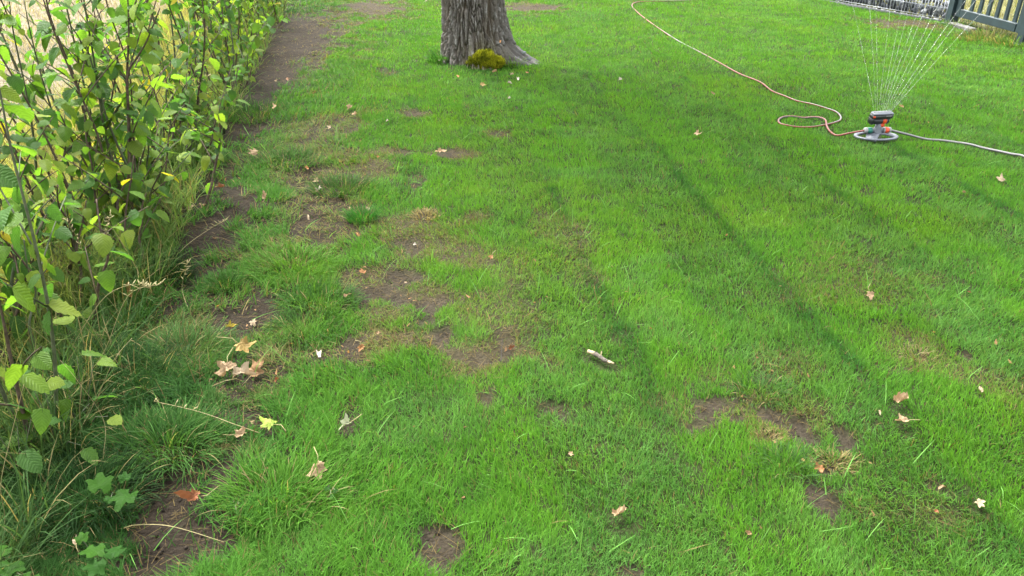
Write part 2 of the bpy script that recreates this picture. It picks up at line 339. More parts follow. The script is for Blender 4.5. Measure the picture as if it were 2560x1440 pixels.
# ------------------------------------------------------------------ fallen leaves etc. need flattened grass under them: list them first
# px, py, size in photo pixels (longest side), colour key, shape key, label
LEAVES = [
 (612,905,70,'ochre','curl','ochre crumpled maple leaf standing at the top of the leaf pile'),
 (575,945,75,'tan','curl','tan curled maple leaf on the left of the leaf pile'),
 (607,968,80,'cream','fold','cream crumpled maple leaf at the front of the leaf pile'),
 (640,942,70,'brown','curl','brown pointed leaf on the right of the leaf pile'),
 (604,893,34,'rust','roll','small dark brown curl on the soil just behind the leaf pile'),
 (800,1193,72,'tan','flat','tan crumpled maple leaf on long green grass near the lower left'),
 (497,1266,56,'rust','curl','rusty brown curled leaf on bare dark soil at lower left'),
 (605,1112,56,'tan','fold','tan leaf folded into a V beside the yellow green leaf'),
 (682,1084,54,'lime','flat','yellow green maple leaf at the tip of the long pale stalk'),
 (868,1072,58,'greygreen','fold','pale grey green withered leaf standing among long grass'),
 (800,901,44,'white','roll','bleached white pointed leaf right of the leaf pile'),
 (572,819,36,'yellow','roll','bright yellow narrow leaf on bare soil'),
 (634,811,26,'cream','flat','small cream leaf on bare soil right of the yellow leaf'),
 (1542,1300,60,'tan','roll','tan rolled up leaf at the bottom centre of the lawn'),
 (2240,1030,62,'tan','roll','long tan leaf above the two tone leaf at right'),
 (2254,1077,46,'twotone','fold','two tone cream and tan folded leaf at right'),
 (2192,1054,18,'cream','roll','small cream curl left of the two tone leaf'),
 (2048,1188,36,'orange','star','orange star shaped leaf beside a dry straw tuft at lower right'),
 (2003,1172,14,'ochre','flat','tiny ochre leaf up and left of the orange star leaf'),
 (2173,744,34,'tan','flat','tan rounded leaf alone on green lawn at right'),
 (2335,1298,18,'rust','curl','small rusty leaf lying near the lower right corner'),
 (2440,1274,36,'cream','star','thin cream leaf shreds in the lower right corner'),
 (2353,1226,24,'tan','roll','thin tan leaf fragment above the small rusty leaf at lower right'),
 (2442,1000,24,'cream','roll','small pale leaf near the right edge above the two tone leaf'),
 (1740,351,24,'twotone','curl','curled cream and brown leaf on the lawn left of the hose loop'),
 (1552,209,14,'white','fold','small white leaf on open lawn between tree and hose'),
 (1783,250,12,'tan','roll','tiny tan leaf just below the middle of the red hose'),
 (2251,273,18,'ochre','star','yellowish leaf right behind the sprinkler'),
 (2503,457,30,'cream','star','pale cream leaf on the lawn below the grey hose at right edge'),
 (2408,490,16,'tan','roll','tiny tan leaf left of and below the pale cream leaf by the right edge'),
 (2420,735,14,'rust','roll','tiny rust flake right of the tan rounded leaf'),
 (1814,597,12,'orange','roll','tiny orange leaf in the middle of the striped lawn'),
 (1229,653,28,'orange','fold','orange leaf at the right edge of the worn patch'),
 (1273,216,16,'white','fold','white folded leaf, nearest of the pale group before the tree'),
 (1281,194,14,'cream','roll','cream narrow leaf, left of the touching pair before the tree'),
 (1293,203,16,'white','roll','whitish leaf, right of the touching pair before the tree'),
 (1317,189,12,'orange','curl','small orange leaf under the spreading root'),
 (1204,221,18,'ochre','star','yellow tan leaf on the lawn left of the white folded leaf'),
 (1235,187,18,'tan','roll','tan leaf on the lawn just below the moss'),
 (1098,163,11,'white','fold','small white leaf left of the trunk foot'),
 (1272,260,11,'white','fold','tiny white leaf on the lawn straight below the white folded leaf'),
 (1145,203,11,'orange','curl','tiny orange leaf below the left side of the trunk'),
 (969,311,12,'white','fold','tiny white leaf below the small dry spot left of the tree'),
 (878,282,22,'tan','fold','upright tan leaf, upper of two at the worn lawn edge'),
 (885,297,14,'tan','curl','small tan leaf, lower of two at the worn lawn edge'),
 (1103,394,24,'tan','curl','tan leaf on the dry strip below the tree'),
 (825,327,16,'cream','fold','small cream leaf on worn grass near the hedge'),
 (797,479,28,'white','fold','white leaf in worn grass, brightest of the cluster beside the hedge'),
 (788,451,24,'tan','curl','tan leaf just above the white leaf in worn grass'),
 (768,426,22,'orange','roll','orange leaf above the tan and white leaves in worn grass'),
 (666,516,28,'tan','curl','tan leaf on the grass right of the bare soil strip'),
 (720,214,14,'pink','fold','pinkish leaf at the far shaded lawn edge'),
 (691,215,10,'tan','curl','tiny tan leaf left of the pinkish leaf at the far edge'),
 (643,399,26,'tan','curl','tan leaf in shade beside the hedge foot'),
 (690,281,16,'tan','curl','small tan leaf between far soil patches by the hedge'),
 (475,531,30,'tan','curl','tan leaf, left of two on the bare soil by the hedge'),
 (513,529,26,'tan','fold','tan leaf, right of two on the bare soil by the hedge'),
 (560,487,32,'rust','roll','dark rust leaf above the bare soil strip'),
 (770,547,20,'cream','roll','cream leaf on brown worn thatch'),
 (878,531,16,'tan','fold','tan leaf left of a small dark green tuft'),
 (918,528,22,'cream','star','cream leaf right of a small dark green tuft'),
 (897,597,22,'orange','roll','orange brown leaf in matted grass below the small tuft'),
 (910,691,26,'orange','curl','orange leaf above the brown worn hollow'),
 (868,764,26,'tan','roll','tan leaf on long grass left below the worn hollow'),
 (1035,613,16,'white','fold','white leaf on worn earth in the middle of the lawn'),
 (1014,711,12,'cream','curl','tiny cream leaf at the right end of the worn hollow'),
 (945,849,20,'tan','fold','tan leaf at the right end of the lower worn patch'),
 (904,871,28,'orange','curl','orange leaf in the middle of the lower worn patch'),
 (1276,870,30,'rust','roll','reddish narrow leaf right of the black twig'),
 (1424,1144,20,'tan','star','small tan leaf shreds on the lawn below the broken stick'),
 (326,752,42,'orange','curl','orange tan leaf lying in shade among the hedge foot grass'),
 (98,1290,44,'rust','curl','dark brown leaf in the shadow of the lower left corner'),
 (200,1378,36,'cream','fold','cream leaf behind the lower maple seedling'),
 (637,1070,36,'tan','roll','tan rolled leaf left of the yellow green leaf'),
 (694,970,24,'rust','roll','small red brown leaf right of the leaf pile'),
 (945,409,11,'orange','fold','tiny orange leaf left of the dry strip'),
 (1070,3,16,'white','roll','white leaf at the top edge left of the trunk'),
 (1868,1360,20,'brown','curl','small dark brown leaf in the foreground lawn'),
 (655,1072,20,'brown','curl','small brown scrap touching the long pale stalk'),
 (2200,335,1,'','',''),
]
LEAVES = [l for l in LEAVES if l[5]]
press = []                                     # (x, y, radius): grass pressed down
for (px, py, sz, ck, sk, lb) in LEAVES:
    g = G(px, py); press.append((g.x, g.y, sz*MPP(py)*.42, .22))
    press.append((g.x, g.y-sz*MPP(py)*.45, sz*MPP(py)*.5, .22))
STICK = [G(1469, 888), G(1490, 896), G(1512, 910), G(1534, 919)]
for p in STICK: press.append((p.x, p.y-.01, .035, .22))
def zoomA(u, v): return (1900+u/3.6, v/3.6)
HOSE_R = [zoomA(*a) for a in [(905,1216),(800,1212),(700,1198),(640,1165),(604,1120),(592,1085),(565,1058),(500,1040),(400,1027),(300,1021),(215,1026),(172,1048),(185,1075),(250,1094),(350,1106),(470,1109),(580,1098),(670,1072),(728,1040),(732,1008),(690,975),(600,943),(480,908),(340,866),(220,826),(110,785),(0,725)]]
HOSE_R += [(1850,178),(1800,154),(1750,128),(1700,101),(1650,70),(1612,44),(1590,25),(1580,13),(1590,5),(1622,2),(1680,-1),(1760,-3)]
HOSE_G = [zoomA(*a) for a in [(1180,1214),(1330,1214),(1500,1222),(1650,1233),(1780,1250),(1900,1271),(2020,1298),(2150,1330),(2280,1362),(2376,1386)]]+[(2620,408),(2700,430),(2800,450)]
SPR = G(2188, 349)
def hosez(i, p): return .028
hr = [G(px, py, .03) for px, py in HOSE_R]; hg = [G(px, py, .03) for px, py in HOSE_G]
for i_, p in enumerate(spline(hr, 4)): press.append((p.x, p.y-.012, .028, .22 if i_ < 30 else .60))
for p in spline(hg, 4): press.append((p.x, p.y-.012, .03, .30))
press.append((SPR.x, SPR.y, .12, .22))
press = np.array(press)

# ------------------------------------------------------------------ lawn grass
def scatter(n, y0, y1, x0f, x1f):
    y = rng.uniform(y0, y1, n); x = rng.uniform(0, 1, n); a = x0f(y); b = x1f(y); return a+(b-a)*x, y
halfw = lambda y: .58*y+.48
xs, ys = [], []
bands = np.geomspace(.95, 13.2, 26)
for a, b in zip(bands[:-1], bands[1:]):
    m = (a+b)/2; r = math.hypot(m, CAMH); den = 43000*(2.2/max(r, 2.0))**1.42
    L0 = lambda y: np.maximum(hedge_x(y)-.25, -halfw(y)-.5)
    R0 = lambda y: np.minimum(halfw(y)+.8, np.where(y > 9.6, 5.15-(y-9.6)*.46, 5.2+(9.6-y)*.115)+.02)
    area = float(np.mean(R0(np.linspace(a, b, 9))-L0(np.linspace(a, b, 9))))*(b-a)
    x, y = scatter(int(area*den), a, b, L0, R0); xs.append(x); ys.append(y)
x = np.concatenate(xs); y = np.concatenate(ys)
soil = field(SOIL, x, y); that = field(THAT, x, y, .5, 6, 31); u = x-hedge_x(y)
clump = fbm(x*9+5, y*9, 2); big = fbm(x*1.1+50, y*1.1+20, 3); mid = fbm(x*3.5+11, y*3.5+70, 3)
bare_strip = (1-sst(.25, .62, u+(mid-.5)*.6))*sst(3.3, 4.2, y)
keep = rng.random(len(x)) > np.clip(soil*1.12*(.82+.3*sst(.3, .6, fbm(x*24, y*24, 2)))+bare_strip*.52+.8*that*sst(.40, .58, mid), 0, .985)
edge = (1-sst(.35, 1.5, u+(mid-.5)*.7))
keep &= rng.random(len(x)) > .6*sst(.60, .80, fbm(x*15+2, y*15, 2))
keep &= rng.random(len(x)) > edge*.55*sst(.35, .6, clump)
x, y, soil, that, u, clump, big, mid, edge = [v[keep] for v in (x, y, soil, that, u, clump, big, mid, edge)]
N = len(x); r = np.sqrt(x*x+y*y+CAMH**2)
cs = (x+.125*y-.73)/.78+(fbm(x*1.7+60, y*1.7+8, 2)-.5)*.16; ph = cs-np.floor(cs)                        # mower passes
stripe = sst(0, .06, ph)*(1-sst(.47, .53, ph)); line = np.exp(-((ph-1+1*(ph < .5))/.05)**2)*sst(.38, .66, fbm(x*2.1+4, y*2.1+77, 2))*(.35+.65*sst(6.5, 4.5, y))
lawnzone = sst(.9, 1.6, u); stripe = stripe*lawnzone; line = line*lawnzone
L = .029*(.7+.6*rng.random(N))*(.85+.35*clump)
L *= 1+edge*(1.7*sst(.3, .7, clump)+.35)*(1-.45*sst(4, 7, y))+line*.10
L *= 1-.55*np.clip(that, 0, 1)*(1-edge*.5)
L *= 1-.35*soil
dp = np.ones(N)
order = np.argsort(y); ysort = y[order]
for cx, cy, cr, dm in press:
    lo = np.searchsorted(ysort, cy-cr*1.3); hi = np.searchsorted(ysort, cy+cr*1.3)
    ii = order[lo:hi]; d = np.hypot(x[ii]-cx, y[ii]-cy)/cr
    dp[ii] = np.minimum(dp[ii], dm+(1-dm)*sst(.75, 1.3, d))
L *= dp
W = .0021*(r/2.2)**.72*(.75+.5*rng.random(N))*(1+edge*.35)
mow = np.where(stripe > .5, math.pi/2-.12, -math.pi/2-.12)
wander = (fbm(x*2.2+90, y*2.2+33, 3)-.5)*7
az = np.where(rng.random(N) < .4*lawnzone, mow+rng.normal(0, .9, N), rng.uniform(0, 2*math.pi, N)*.55+wander)
lean = np.clip(rng.normal(.42, .25, N)+.45*np.clip(that, 0, 1)+edge*.12, .02, 1.35)
curl = np.clip(rng.normal(.45, .35, N)+edge*.55, -.2, 1.9)
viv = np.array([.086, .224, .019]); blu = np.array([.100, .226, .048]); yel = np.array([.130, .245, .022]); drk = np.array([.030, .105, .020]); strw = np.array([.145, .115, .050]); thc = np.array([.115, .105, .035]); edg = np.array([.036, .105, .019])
def mixc(c, k, t): t = np.clip(t, 0, 1)[:, None]; return c*(1-t)+k*t
c = np.tile(viv, (N, 1)); c = mixc(c, blu, (1-stripe)*.75*lawnzone+.75*sst(.5, .75, mid)-.15)
c = mixc(c, yel, sst(.52, .75, big)*.40+sst(.6, .85, fbm(x*5+7, y*5, 2))*.25); c = mixc(c, drk, line*.50+(1-stripe)*lawnzone*.10+.24*sst(.55, .3, clump)+rng.random(N)*.34)
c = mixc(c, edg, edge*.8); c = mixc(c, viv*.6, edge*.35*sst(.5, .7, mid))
shady = (1-sst(.25, .75, u+(mid-.5)*.4))*sst(3.2, 2.4, y); c = mixc(c, np.array([.018, .052, .014]), shady*.75)  # shade beside the near hedge, painted into the blade colour
c = mixc(c, thc, that*(.40+.6*rng.random(N))); dead = rng.random(N) < (.025+.32*that+.2*soil+.04*edge); c[dead] = strw*(.55+.7*rng.random((int(dead.sum()), 1)))
c *= (.72+.56*rng.random((N, 1)))
P = np.stack([x, y, zg(x, y)-soil*.012], 1)
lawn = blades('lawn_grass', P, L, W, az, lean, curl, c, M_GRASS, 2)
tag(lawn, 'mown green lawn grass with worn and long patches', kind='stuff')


# long stray runners / longer blades scattered over near lawn
n = 1000; y = rng.uniform(1.0, 6.5, n); x = rng.uniform(-1, 1, n)*(halfw(y)+.5); ok = (x > hedge_x(y)+.1) & (rng.random(n) > field(SOIL, x, y)*.8); x, y = x[ok], y[ok]; n = len(x)
ed = 1-sst(.3, 1.4, x-hedge_x(y))
cc = np.where(rng.random((n, 1)) < .10, strw*1.05, blu*(.8+.5*rng.random((n, 1))))*(.8+.3*rng.random((n, 1)))
o = blades('stray_grass', np.stack([x, y, zg(x, y)], 1), .06+.06*rng.random(n)+.08*ed*rng.random(n), .0028*(1+.15*y)*np.ones(n), rng.uniform(0, 6.28, n), rng.normal(.75, .3, n), rng.uniform(0, 1.0, n), cc, M_GRASS, 3)
tag(o, 'longer stray blades and dry stems lying over the lawn', kind='stuff')

# dead thatch lying in the worn spots
n = 120000; y = rng.uniform(1.0, 12.5, n); x = rng.uniform(-1, 1, n)*(halfw(y)+.4)
tt = np.maximum(field(THAT, x, y, .5, 6, 31), field(SOIL, x, y)*.6); us = x-hedge_x(y); tt = np.maximum(tt, (1-sst(.2, .75, us))*.30*(us > -.2))
ok = (rng.random(n) < tt*.9) & (us > -.3); x, y = x[ok], y[ok]; n = len(x); rr = np.sqrt(x*x+y*y+2.4)
cc = strw*(.25+.7*rng.random((n, 1)))*np.array([1, .95, .9])
o = blades('dead_thatch', np.stack([x, y, zg(x, y)+.004+.012*rng.random(n)-field(SOIL, x, y)*.010], 1), .03+.05*rng.random(n), .0016*(rr/2.2)**.6*np.ones(n), rng.uniform(0, 6.28, n), rng.normal(1.35, .15, n), rng.uniform(-.2, .5, n), cc, M_GRASS, 2)
tag(o, 'straw coloured dead grass matted in the worn spots', kind='stuff')

n = 26000; y = rng.uniform(1.0, 7.5, n); x = rng.uniform(-1, 1, n)*(halfw(y)+.3); sf = field(SOIL, x, y); sp_n = fbm(x*18+3, y*18+8, 2)
ok = (sf > .25) & (sp_n > .56) & (x > hedge_x(y)) & (rng.random(n) < .7); x, y = x[ok], y[ok]; n = len(x)
o = blades('sprouting_grass', np.stack([x, y, zg(x, y)-.012], 1), .012+.022*rng.random(n), .0019*(1+.12*y), rng.uniform(0, 6.28, n), rng.normal(.7, .35, n), rng.uniform(0, .9, n), viv*.7*(.5+.7*rng.random((n, 1))), M_GRASS, 2)
tag(o, 'thin young grass sprouting on the bare spots', kind='stuff')

# soil crumbs
n = 42000; y = rng.uniform(1.0, 7, n); x = rng.uniform(-1, 1, n)*(halfw(y)+.3); us = x-hedge_x(y)
ok = (rng.random(n) < np.maximum(field(SOIL, x, y), (1-sst(.1, .6, us))*.5)) & (us > -.3); x, y = x[ok], y[ok]; n = len(x)
octv = np.array([(1, 0, 0), (0, 1, 0), (-1, 0, 0), (0, -1, 0), (0, 0, .8), (0, 0, -.8)]); octf = np.array([(0, 1, 4), (1, 2, 4), (2, 3, 4), (3, 0, 4), (1, 0, 5), (2, 1, 5), (3, 2, 5), (0, 3, 5)])
s = .0012+.0065*rng.random(n)**4; V = octv[None]*s[:, None, None]*(.6+.8*rng.random((n, 6, 1))); V = V+np.stack([x, y, zg(x, y)-.010], 1)[:, None]
lp = (np.arange(n)[:, None]*6+octf.ravel()[None]).ravel()
o = npmesh('soil_crumbs', V.reshape(-1, 3), lp, np.arange(n*8)*3, np.full(n*8, 3), M_GROUND, np.repeat(np.array([.048, .039, .030])*(.4+1.2*rng.random((n, 1))), 6, 0))
tag(o, 'small crumbs of dark earth on the bare spots', kind='stuff')

# undergrowth in the hedge foot
n = 52000; y = 1.1+10.4*rng.random(n)**1.5; uu = rng.uniform(-1.15, .16, n); x = hedge_x(y)+uu
vis = x > -(halfw(y)+.9); x, y, uu = x[vis], y[vis], uu[vis]; n = len(x); cl = fbm(x*5+3, y*5, 2)
ok = rng.random(n) < sst(.25, .6, cl)*(1-.75*sst(3.4, 4.4, y)*(uu > -.12))+.12; x, y, uu, cl = x[ok], y[ok], uu[ok], cl[ok]; n = len(x)
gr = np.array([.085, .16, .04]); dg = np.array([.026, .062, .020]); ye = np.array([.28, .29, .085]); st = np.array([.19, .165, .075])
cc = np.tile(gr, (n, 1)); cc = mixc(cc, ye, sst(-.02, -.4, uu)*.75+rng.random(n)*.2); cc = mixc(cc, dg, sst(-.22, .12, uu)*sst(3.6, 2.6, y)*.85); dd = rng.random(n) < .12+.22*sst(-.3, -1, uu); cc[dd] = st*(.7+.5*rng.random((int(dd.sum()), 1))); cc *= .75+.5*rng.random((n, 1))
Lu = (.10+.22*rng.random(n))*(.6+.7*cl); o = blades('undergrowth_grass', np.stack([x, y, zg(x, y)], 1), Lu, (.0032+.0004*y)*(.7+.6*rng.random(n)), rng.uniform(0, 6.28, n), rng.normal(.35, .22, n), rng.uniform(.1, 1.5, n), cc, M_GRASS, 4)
tag(o, 'overgrown green and straw grass growing through the hedge foot', kind='stuff')

# dry field beyond the hedge
n = 42000; y = rng.uniform(1.6, 15, n); x = hedge_x(y)-.9-rng.random(n)**1.4*5.0
vis = x > -(halfw(y)+1.2); x, y = x[vis], y[vis]; n = len(x)
cc = np.array([.235, .205, .14])*(.65+.6*rng.random((n, 1))); gg = rng.random(n) < .13; cc[gg] = np.array([.14, .17, .07])
o = blades('dry_field_grass', np.stack([x, y, zg(x, y)*.3], 1), .05+.09*rng.random(n), (.003+.0005*y)*np.ones(n), rng.uniform(0, 6.28, n), rng.normal(.7, .4, n), rng.uniform(0, .9, n), cc, M_GRASS, 2)
tag(o, 'bleached straw stubble of the field behind the hedge', kind='stuff')
# dry meadow beyond the gate
n = 16000; y = rng.uniform(8.0, 16, n); x = np.where(y > 9.6, 5.15-(y-9.6)*.46, 5.2+(9.6-y)*.115)+.08+rng.random(n)**1.2*4.5
cc = np.array([.17, .165, .08])*(.6+.7*rng.random((n, 1))); gg = rng.random(n) < .25; cc[gg] = np.array([.08, .12, .035])
o = blades('meadow_grass', np.stack([x, y, 0*x], 1), .06+.12*rng.random(n), .008*np.ones(n), rng.uniform(0, 6.28, n), rng.normal(.5, .3, n), rng.uniform(0, .9, n), cc, M_GRASS, 2)
tag(o, 'yellow green meadow grass beyond the gate', kind='stuff')

# ------------------------------------------------------------------ grass tufts one can point at
def tuft(px, py, rad, n, L0, L1, col, label, spread=.9, straw=.05, wid=.0034):
    g = G(px, py); rr = rad*np.sqrt(rng.random(n)); aa = rng.uniform(0, 6.28, n)
    bx, by = rr*np.cos(aa), rr*np.sin(aa)*.8; P = np.stack([bx, by, zg(bx+g.x, by+g.y)-Z(g.x, g.y)-.006], 1)
    cc = np.tile(np.array(col), (n, 1))*(.65+.7*rng.random((n, 1))); dd = rng.random(n) < straw; cc[dd] = st*(.7+.5*rng.random((int(dd.sum()), 1)))
    az = aa+rng.normal(0, .55, n); ln = .12+spread*.45*(rr/rad)+rng.normal(0, .12, n)
    L0, L1 = L0*.56, L1*.58
    o = blades('grass_tuft', P, L0+(L1-L0)*rng.random(n), wid*.75*(.7+.6*rng.random(n))*(1+.1*g.y), az, ln, rng.uniform(.3, 1.7, n)*spread, cc, M_GRASS, 5)
    o.location = (g.x, g.y, Z(g.x, g.y)); tag(o, label, 'grass tuft', 'long grass tufts'); return o
dkt = (.017, .044, .013); mdt = (.036, .092, .018); brt = (.058, .145, .018); blt = (.044, .098, .024)
tuft(215, 1250, .15, 900, .12, .26, dkt, 'big dark green grass tuft above the lower maple seedling', 1.1)
tuft(415, 1120, .15, 800, .13, .25, mdt, 'arching green grass tuft left of the rusty curled leaf, above bare soil', 1.2)
tuft(700, 1245, .15, 700, .10, .20, brt, 'bright green long grass tuft between the rusty leaf and the tan leaf', 1.0)
tuft(330, 950, .20, 900, .12, .26, dkt, 'dark grass tuft left of the leaf pile', 1.1, .08)
tuft(460, 880, .15, 650, .12, .24, blt, 'bluish dark tuft just left of the bare soil with the yellow leaf', 1.1)
tuft(730, 670, .20, 900, .09, .18, brt, 'large bright green tuft right of the bare soil strip', 1.0)
tuft(560, 715, .07, 260, .08, .16, mdt, 'small bright tuft at the lower end of the bare soil strip', .9)
tuft(400, 690, .14, 600, .12, .24, dkt, 'dark upright tuft left of the bare soil strip', .9, .08)
tuft(800, 760, .16, 650, .08, .16, mdt, 'green tuft below the large bright tuft', 1.0)
tuft(905, 545, .07, 300, .09, .18, (.03, .12, .02), 'small dark green tuft between a tan and a cream leaf', .7)
tuft(860, 470, .18, 600, .09, .18, mdt, 'long grass tuft right of the white leaf in worn grass', 1.0, .1)
tuft(760, 830, .13, 450, .07, .15, mdt, 'grass tuft right of the bare soil with the cream leaf', 1.1)
tuft(1960, 1175, .08, 260, .06, .12, blt, 'bluish tuft left of the orange star leaf', 1.0)
tuft(1900, 985, .09, 260, .06, .12, blt, 'bluish tuft above the bare footprints at lower right', 1.0, .12)
tuft(720, 405, .20, 600, .08, .17, mdt, 'shaded tuft by the hedge below the tan leaf in shade', 1.0)
tuft(640, 285, .25, 500, .10, .20, mdt, 'shaded tuft beside the hedge foot near the far soil', 1.0)
tuft(1115, 155, .16, 500, .10, .22, (.040, .125, .022), 'dark green tuft hugging the left foot of the tree trunk', .7, .02, .005)
tuft(1275, 162, .12, 240, .10, .20, (.10, .21, .03), 'light green blades between the moss and the root', .7, .1, .005)
tuft(2085, 1160, .06, 170, .04, .08, (.20, .165, .07), 'straw coloured dry tuft above the orange star leaf', 1.1, .6)
tuft(1915, 1105, .05, 110, .04, .07, (.18, .135, .06), 'brown dry tuft below the bare footprints at lower right', 1.1, .6)
tuft(2290, 890, .06, 110, .04, .07, (.22, .18, .10), 'pale withered tuft near a small hole in the lawn at right', 1.2, .6)
tuft(1062, 538, .07, 200, .05, .09, (.22, .17, .07), 'brown withered tuft in the worn grass left of centre', 1.2, .6)
tuft(2470, 96, .32, 420, .12, .28, (.10, .125, .035), 'tall olive green weeds under the gate', .9, .22, .005)
tuft(2395, 66, .16, 160, .12, .26, (.09, .16, .06), 'thin green weeds at the foot of the gate post', 1.1, .2, .005)
tuft(2535, 112, .25, 300, .12, .24, (.07, .14, .03), 'dark weeds beside the right gate post', .9, .15, .006)

# ------------------------------------------------------------------ maple tree trunk
tree = empty('maple_tree', (-.365, 7.47, 0)); tag(tree, 'thick grey maple trunk with furrowed bark, spreading root and yellow moss', 'tree')
NT, NZ = 460, 190
th = np.linspace(0, 2*math.pi, NT, endpoint=False)+math.pi/2; zt = np.concatenate([np.linspace(-.06, 1.1, NZ), np.linspace(1.16, 3.4, 24)])
TH, ZT = np.meshgrid(th, zt, indexing='ij')
def lobe(c, w): d = np.angle(np.exp(1j*(TH-c))); return np.exp(-(d/w)**2)
zc = np.maximum(ZT, 0)
R = .247-.015*np.minimum(zc, 3.4)+.035*np.exp(-zc/.30)
R = R+lobe(math.radians(-14), .30)*.27*np.exp(-zc/.11)+lobe(math.radians(-16), .55)*.10*np.exp(-zc/.34)
R = R+lobe(math.radians(-75), .50)*.13*np.exp(-zc/.17)+lobe(math.radians(-135), .4)*.05*np.exp(-zc/.22)+lobe(math.radians(110), .5)*.16*np.exp(-zc/.2)+lobe(math.radians(45), .4)*.15*np.exp(-zc/.2)
R = R+(vn(np.cos(TH)*2+5, np.sin(TH)*2+ZT*.7)-.5)*.05
SA = TH*.29                                                             # metres round the trunk
warp = (fbm(SA*7+2, ZT*3+2, 3)-.5)*.10
net1 = np.abs(vn((SA+warp)/.030+3, ZT/.17+5*vn(SA/.05, ZT/.3))-.5)*2; net2 = np.abs(vn((SA+warp*.8)/.017+40, ZT/.11+11)-.5)*2
ridge = np.clip(np.minimum(sst(.0, .42, net1), .35+.65*sst(0, .4, net2)), 0, 1)
brk = fbm(SA*30, ZT*22+9, 3)
disp = (ridge-.6)*.046*(.7+.6*brk)+(vn(SA*170, ZT*60)-.5)*.008+(vn(SA*380, ZT*150)-.5)*.005
R = R+disp
Vt = np.stack([R*np.cos(TH), R*np.sin(TH), ZT], 2).reshape(-1, 3); nz = len(zt)
a = np.arange(NT)[:, None]*nz+np.arange(nz-1)[None]; b = ((np.arange(NT)+1) % NT)[:, None]*nz+np.arange(nz-1)[None]
q = np.stack([a, b, b+1, a+1], 2).reshape(-1, 4)
grey = np.array([.122, .110, .096]); brown = np.array([.070, .054, .036]); pale = np.array([.25, .24, .225]); blg = np.array([.085, .085, .085])
ff = fbm(TH*3, ZT*3+4, 3).ravel(); f2 = fbm(SA*60, ZT*30, 3).ravel()
ct = np.tile(grey, (NT*nz, 1)); ct = mixc(ct, brown, sst(.62, .2, ridge.ravel())*.55+sst(.45, .65, ff)*.4); ct = mixc(ct, pale, sst(.55, .75, f2)*sst(.3, .8, ridge.ravel())*.7); ct = mixc(ct, blg, (lobe(math.radians(-10), .55)*np.exp(-zc/.4)).ravel()*.8)
mossy = (lobe(math.radians(-72), .55)*np.exp(-np.maximum(zc-.12, 0)/.10)).ravel()*sst(.35, .65, fbm(TH*9, ZT*12, 3).ravel()); ct = mixc(ct, np.array([.10, .095, .02]), mossy*.6)
mb, ns, l = nmat('maple_bark'); p = node(ns, 'ShaderNodeBsdfPrincipled'); p.inputs['Roughness'].default_value = .9; p.inputs['Specular IOR Level'].default_value = .15
oo = node(ns, 'ShaderNodeOutputMaterial'); at = node(ns, 'ShaderNodeAttribute', attribute_name='col'); tc = node(ns, 'ShaderNodeTexCoord'); nz1 = node(ns, 'ShaderNodeTexNoise'); nz1.inputs['Scale'].default_value = 90; nz1.inputs['Detail'].default_value = 4
l.new(tc.outputs['Object'], nz1.inputs['Vector']); mm = node(ns, 'ShaderNodeMath', operation='MULTIPLY_ADD'); l.new(nz1.outputs['Fac'], mm.inputs[0]); mm.inputs[1].default_value = .9; mm.inputs[2].default_value = .55
vm = node(ns, 'ShaderNodeVectorMath', operation='SCALE'); l.new(at.outputs['Color'], vm.inputs[0]); l.new(mm.outputs[0], vm.inputs['Scale']); l.new(vm.outputs[0], p.inputs['Base Color'])
bp = node(ns, 'ShaderNodeBump'); bp.inputs['Strength'].default_value = .6; bp.inputs['Distance'].default_value = .006; l.new(nz1.outputs['Fac'], bp.inputs['Height']); l.new(bp.outputs[0], p.inputs['Normal']); l.new(p.outputs[0], oo.inputs[0])
M_BARK = mb
trunk = npmesh('trunk', Vt, q.ravel(), np.arange(len(q))*4, np.full(len(q), 4), M_BARK, ct, True); trunk.parent = tree
M_LIMB = plain('limb_bark', (.20, .18, .15), .9, .25, 12, .15, .6, bscale=40)
tips = []
for i in range(6):                                                      # limbs above the picture
    a0 = i*1.05+.3; L1 = 2.2+random.random()*1.2; pts = []; p0 = Vector((0, 0, 3.1))
    for s in range(7):
        t = s/6; pts.append(p0+Vector((math.cos(a0+.3*t)*L1*t*.75, math.sin(a0+.3*t)*L1*t*.75, .3*s+1.5*t)))
    Vv, Ff, _ = tube(pts, [.13-.017*s for s in range(7)], 8); mk('limb', Vv, Ff, M_LIMB, tree); tips += pts[3:]
lv = []; n = 2600
ctr = np.array([random.choice(tips)+Vector((random.gauss(0, .55), random.gauss(0, .55), random.gauss(.25, .5))) for _ in range(n)])
ctr[:, 2] = np.maximum(ctr[:, 2], 3.3)
cc = np.array([.05, .13, .025])*(.6+.8*rng.random((n, 1)))
o = blades('crown', ctr, .13+.06*rng.random(n), .11*np.ones(n), rng.uniform(0, 6.28, n), rng.uniform(.8, 2.2, n), rng.uniform(-.4, .6, n), cc, M_GRASS, 3, 1.2, tree)

# moss: a cushion of tiny shoots on the front foot of the trunk
n = 9000
mc = ATY(1212, 150, 7.08)-Vector(tree.location)
uu = rng.normal(0, 1, (n, 3)); uu /= np.linalg.norm(uu, axis=1)[:, None]; uu[:, 1] = -np.abs(uu[:, 1]); 
rad3 = np.array([.16, .085, .105])*(.78+.3*vn(uu[:, 0]*4+9, uu[:, 2]*4)[:, None]); Pm = uu*rad3+np.array([mc.x, mc.y+.09, .055]); ok = Pm[:, 2] > -.02; Pm, uu = Pm[ok], uu[ok]
ok = (Pm[:, 2] < .075+.10*np.exp(-((Pm[:, 0]-mc.x)/.09)**2)) ; Pm, uu = Pm[ok], uu[ok]; n = len(Pm)
cm = np.array([.42, .43, .028])*(.45+.9*rng.random((n, 1))); gg = vn(Pm[:, 0]*26, Pm[:, 2]*26) > .62; cm[gg] *= np.array([.5, .55, .6])
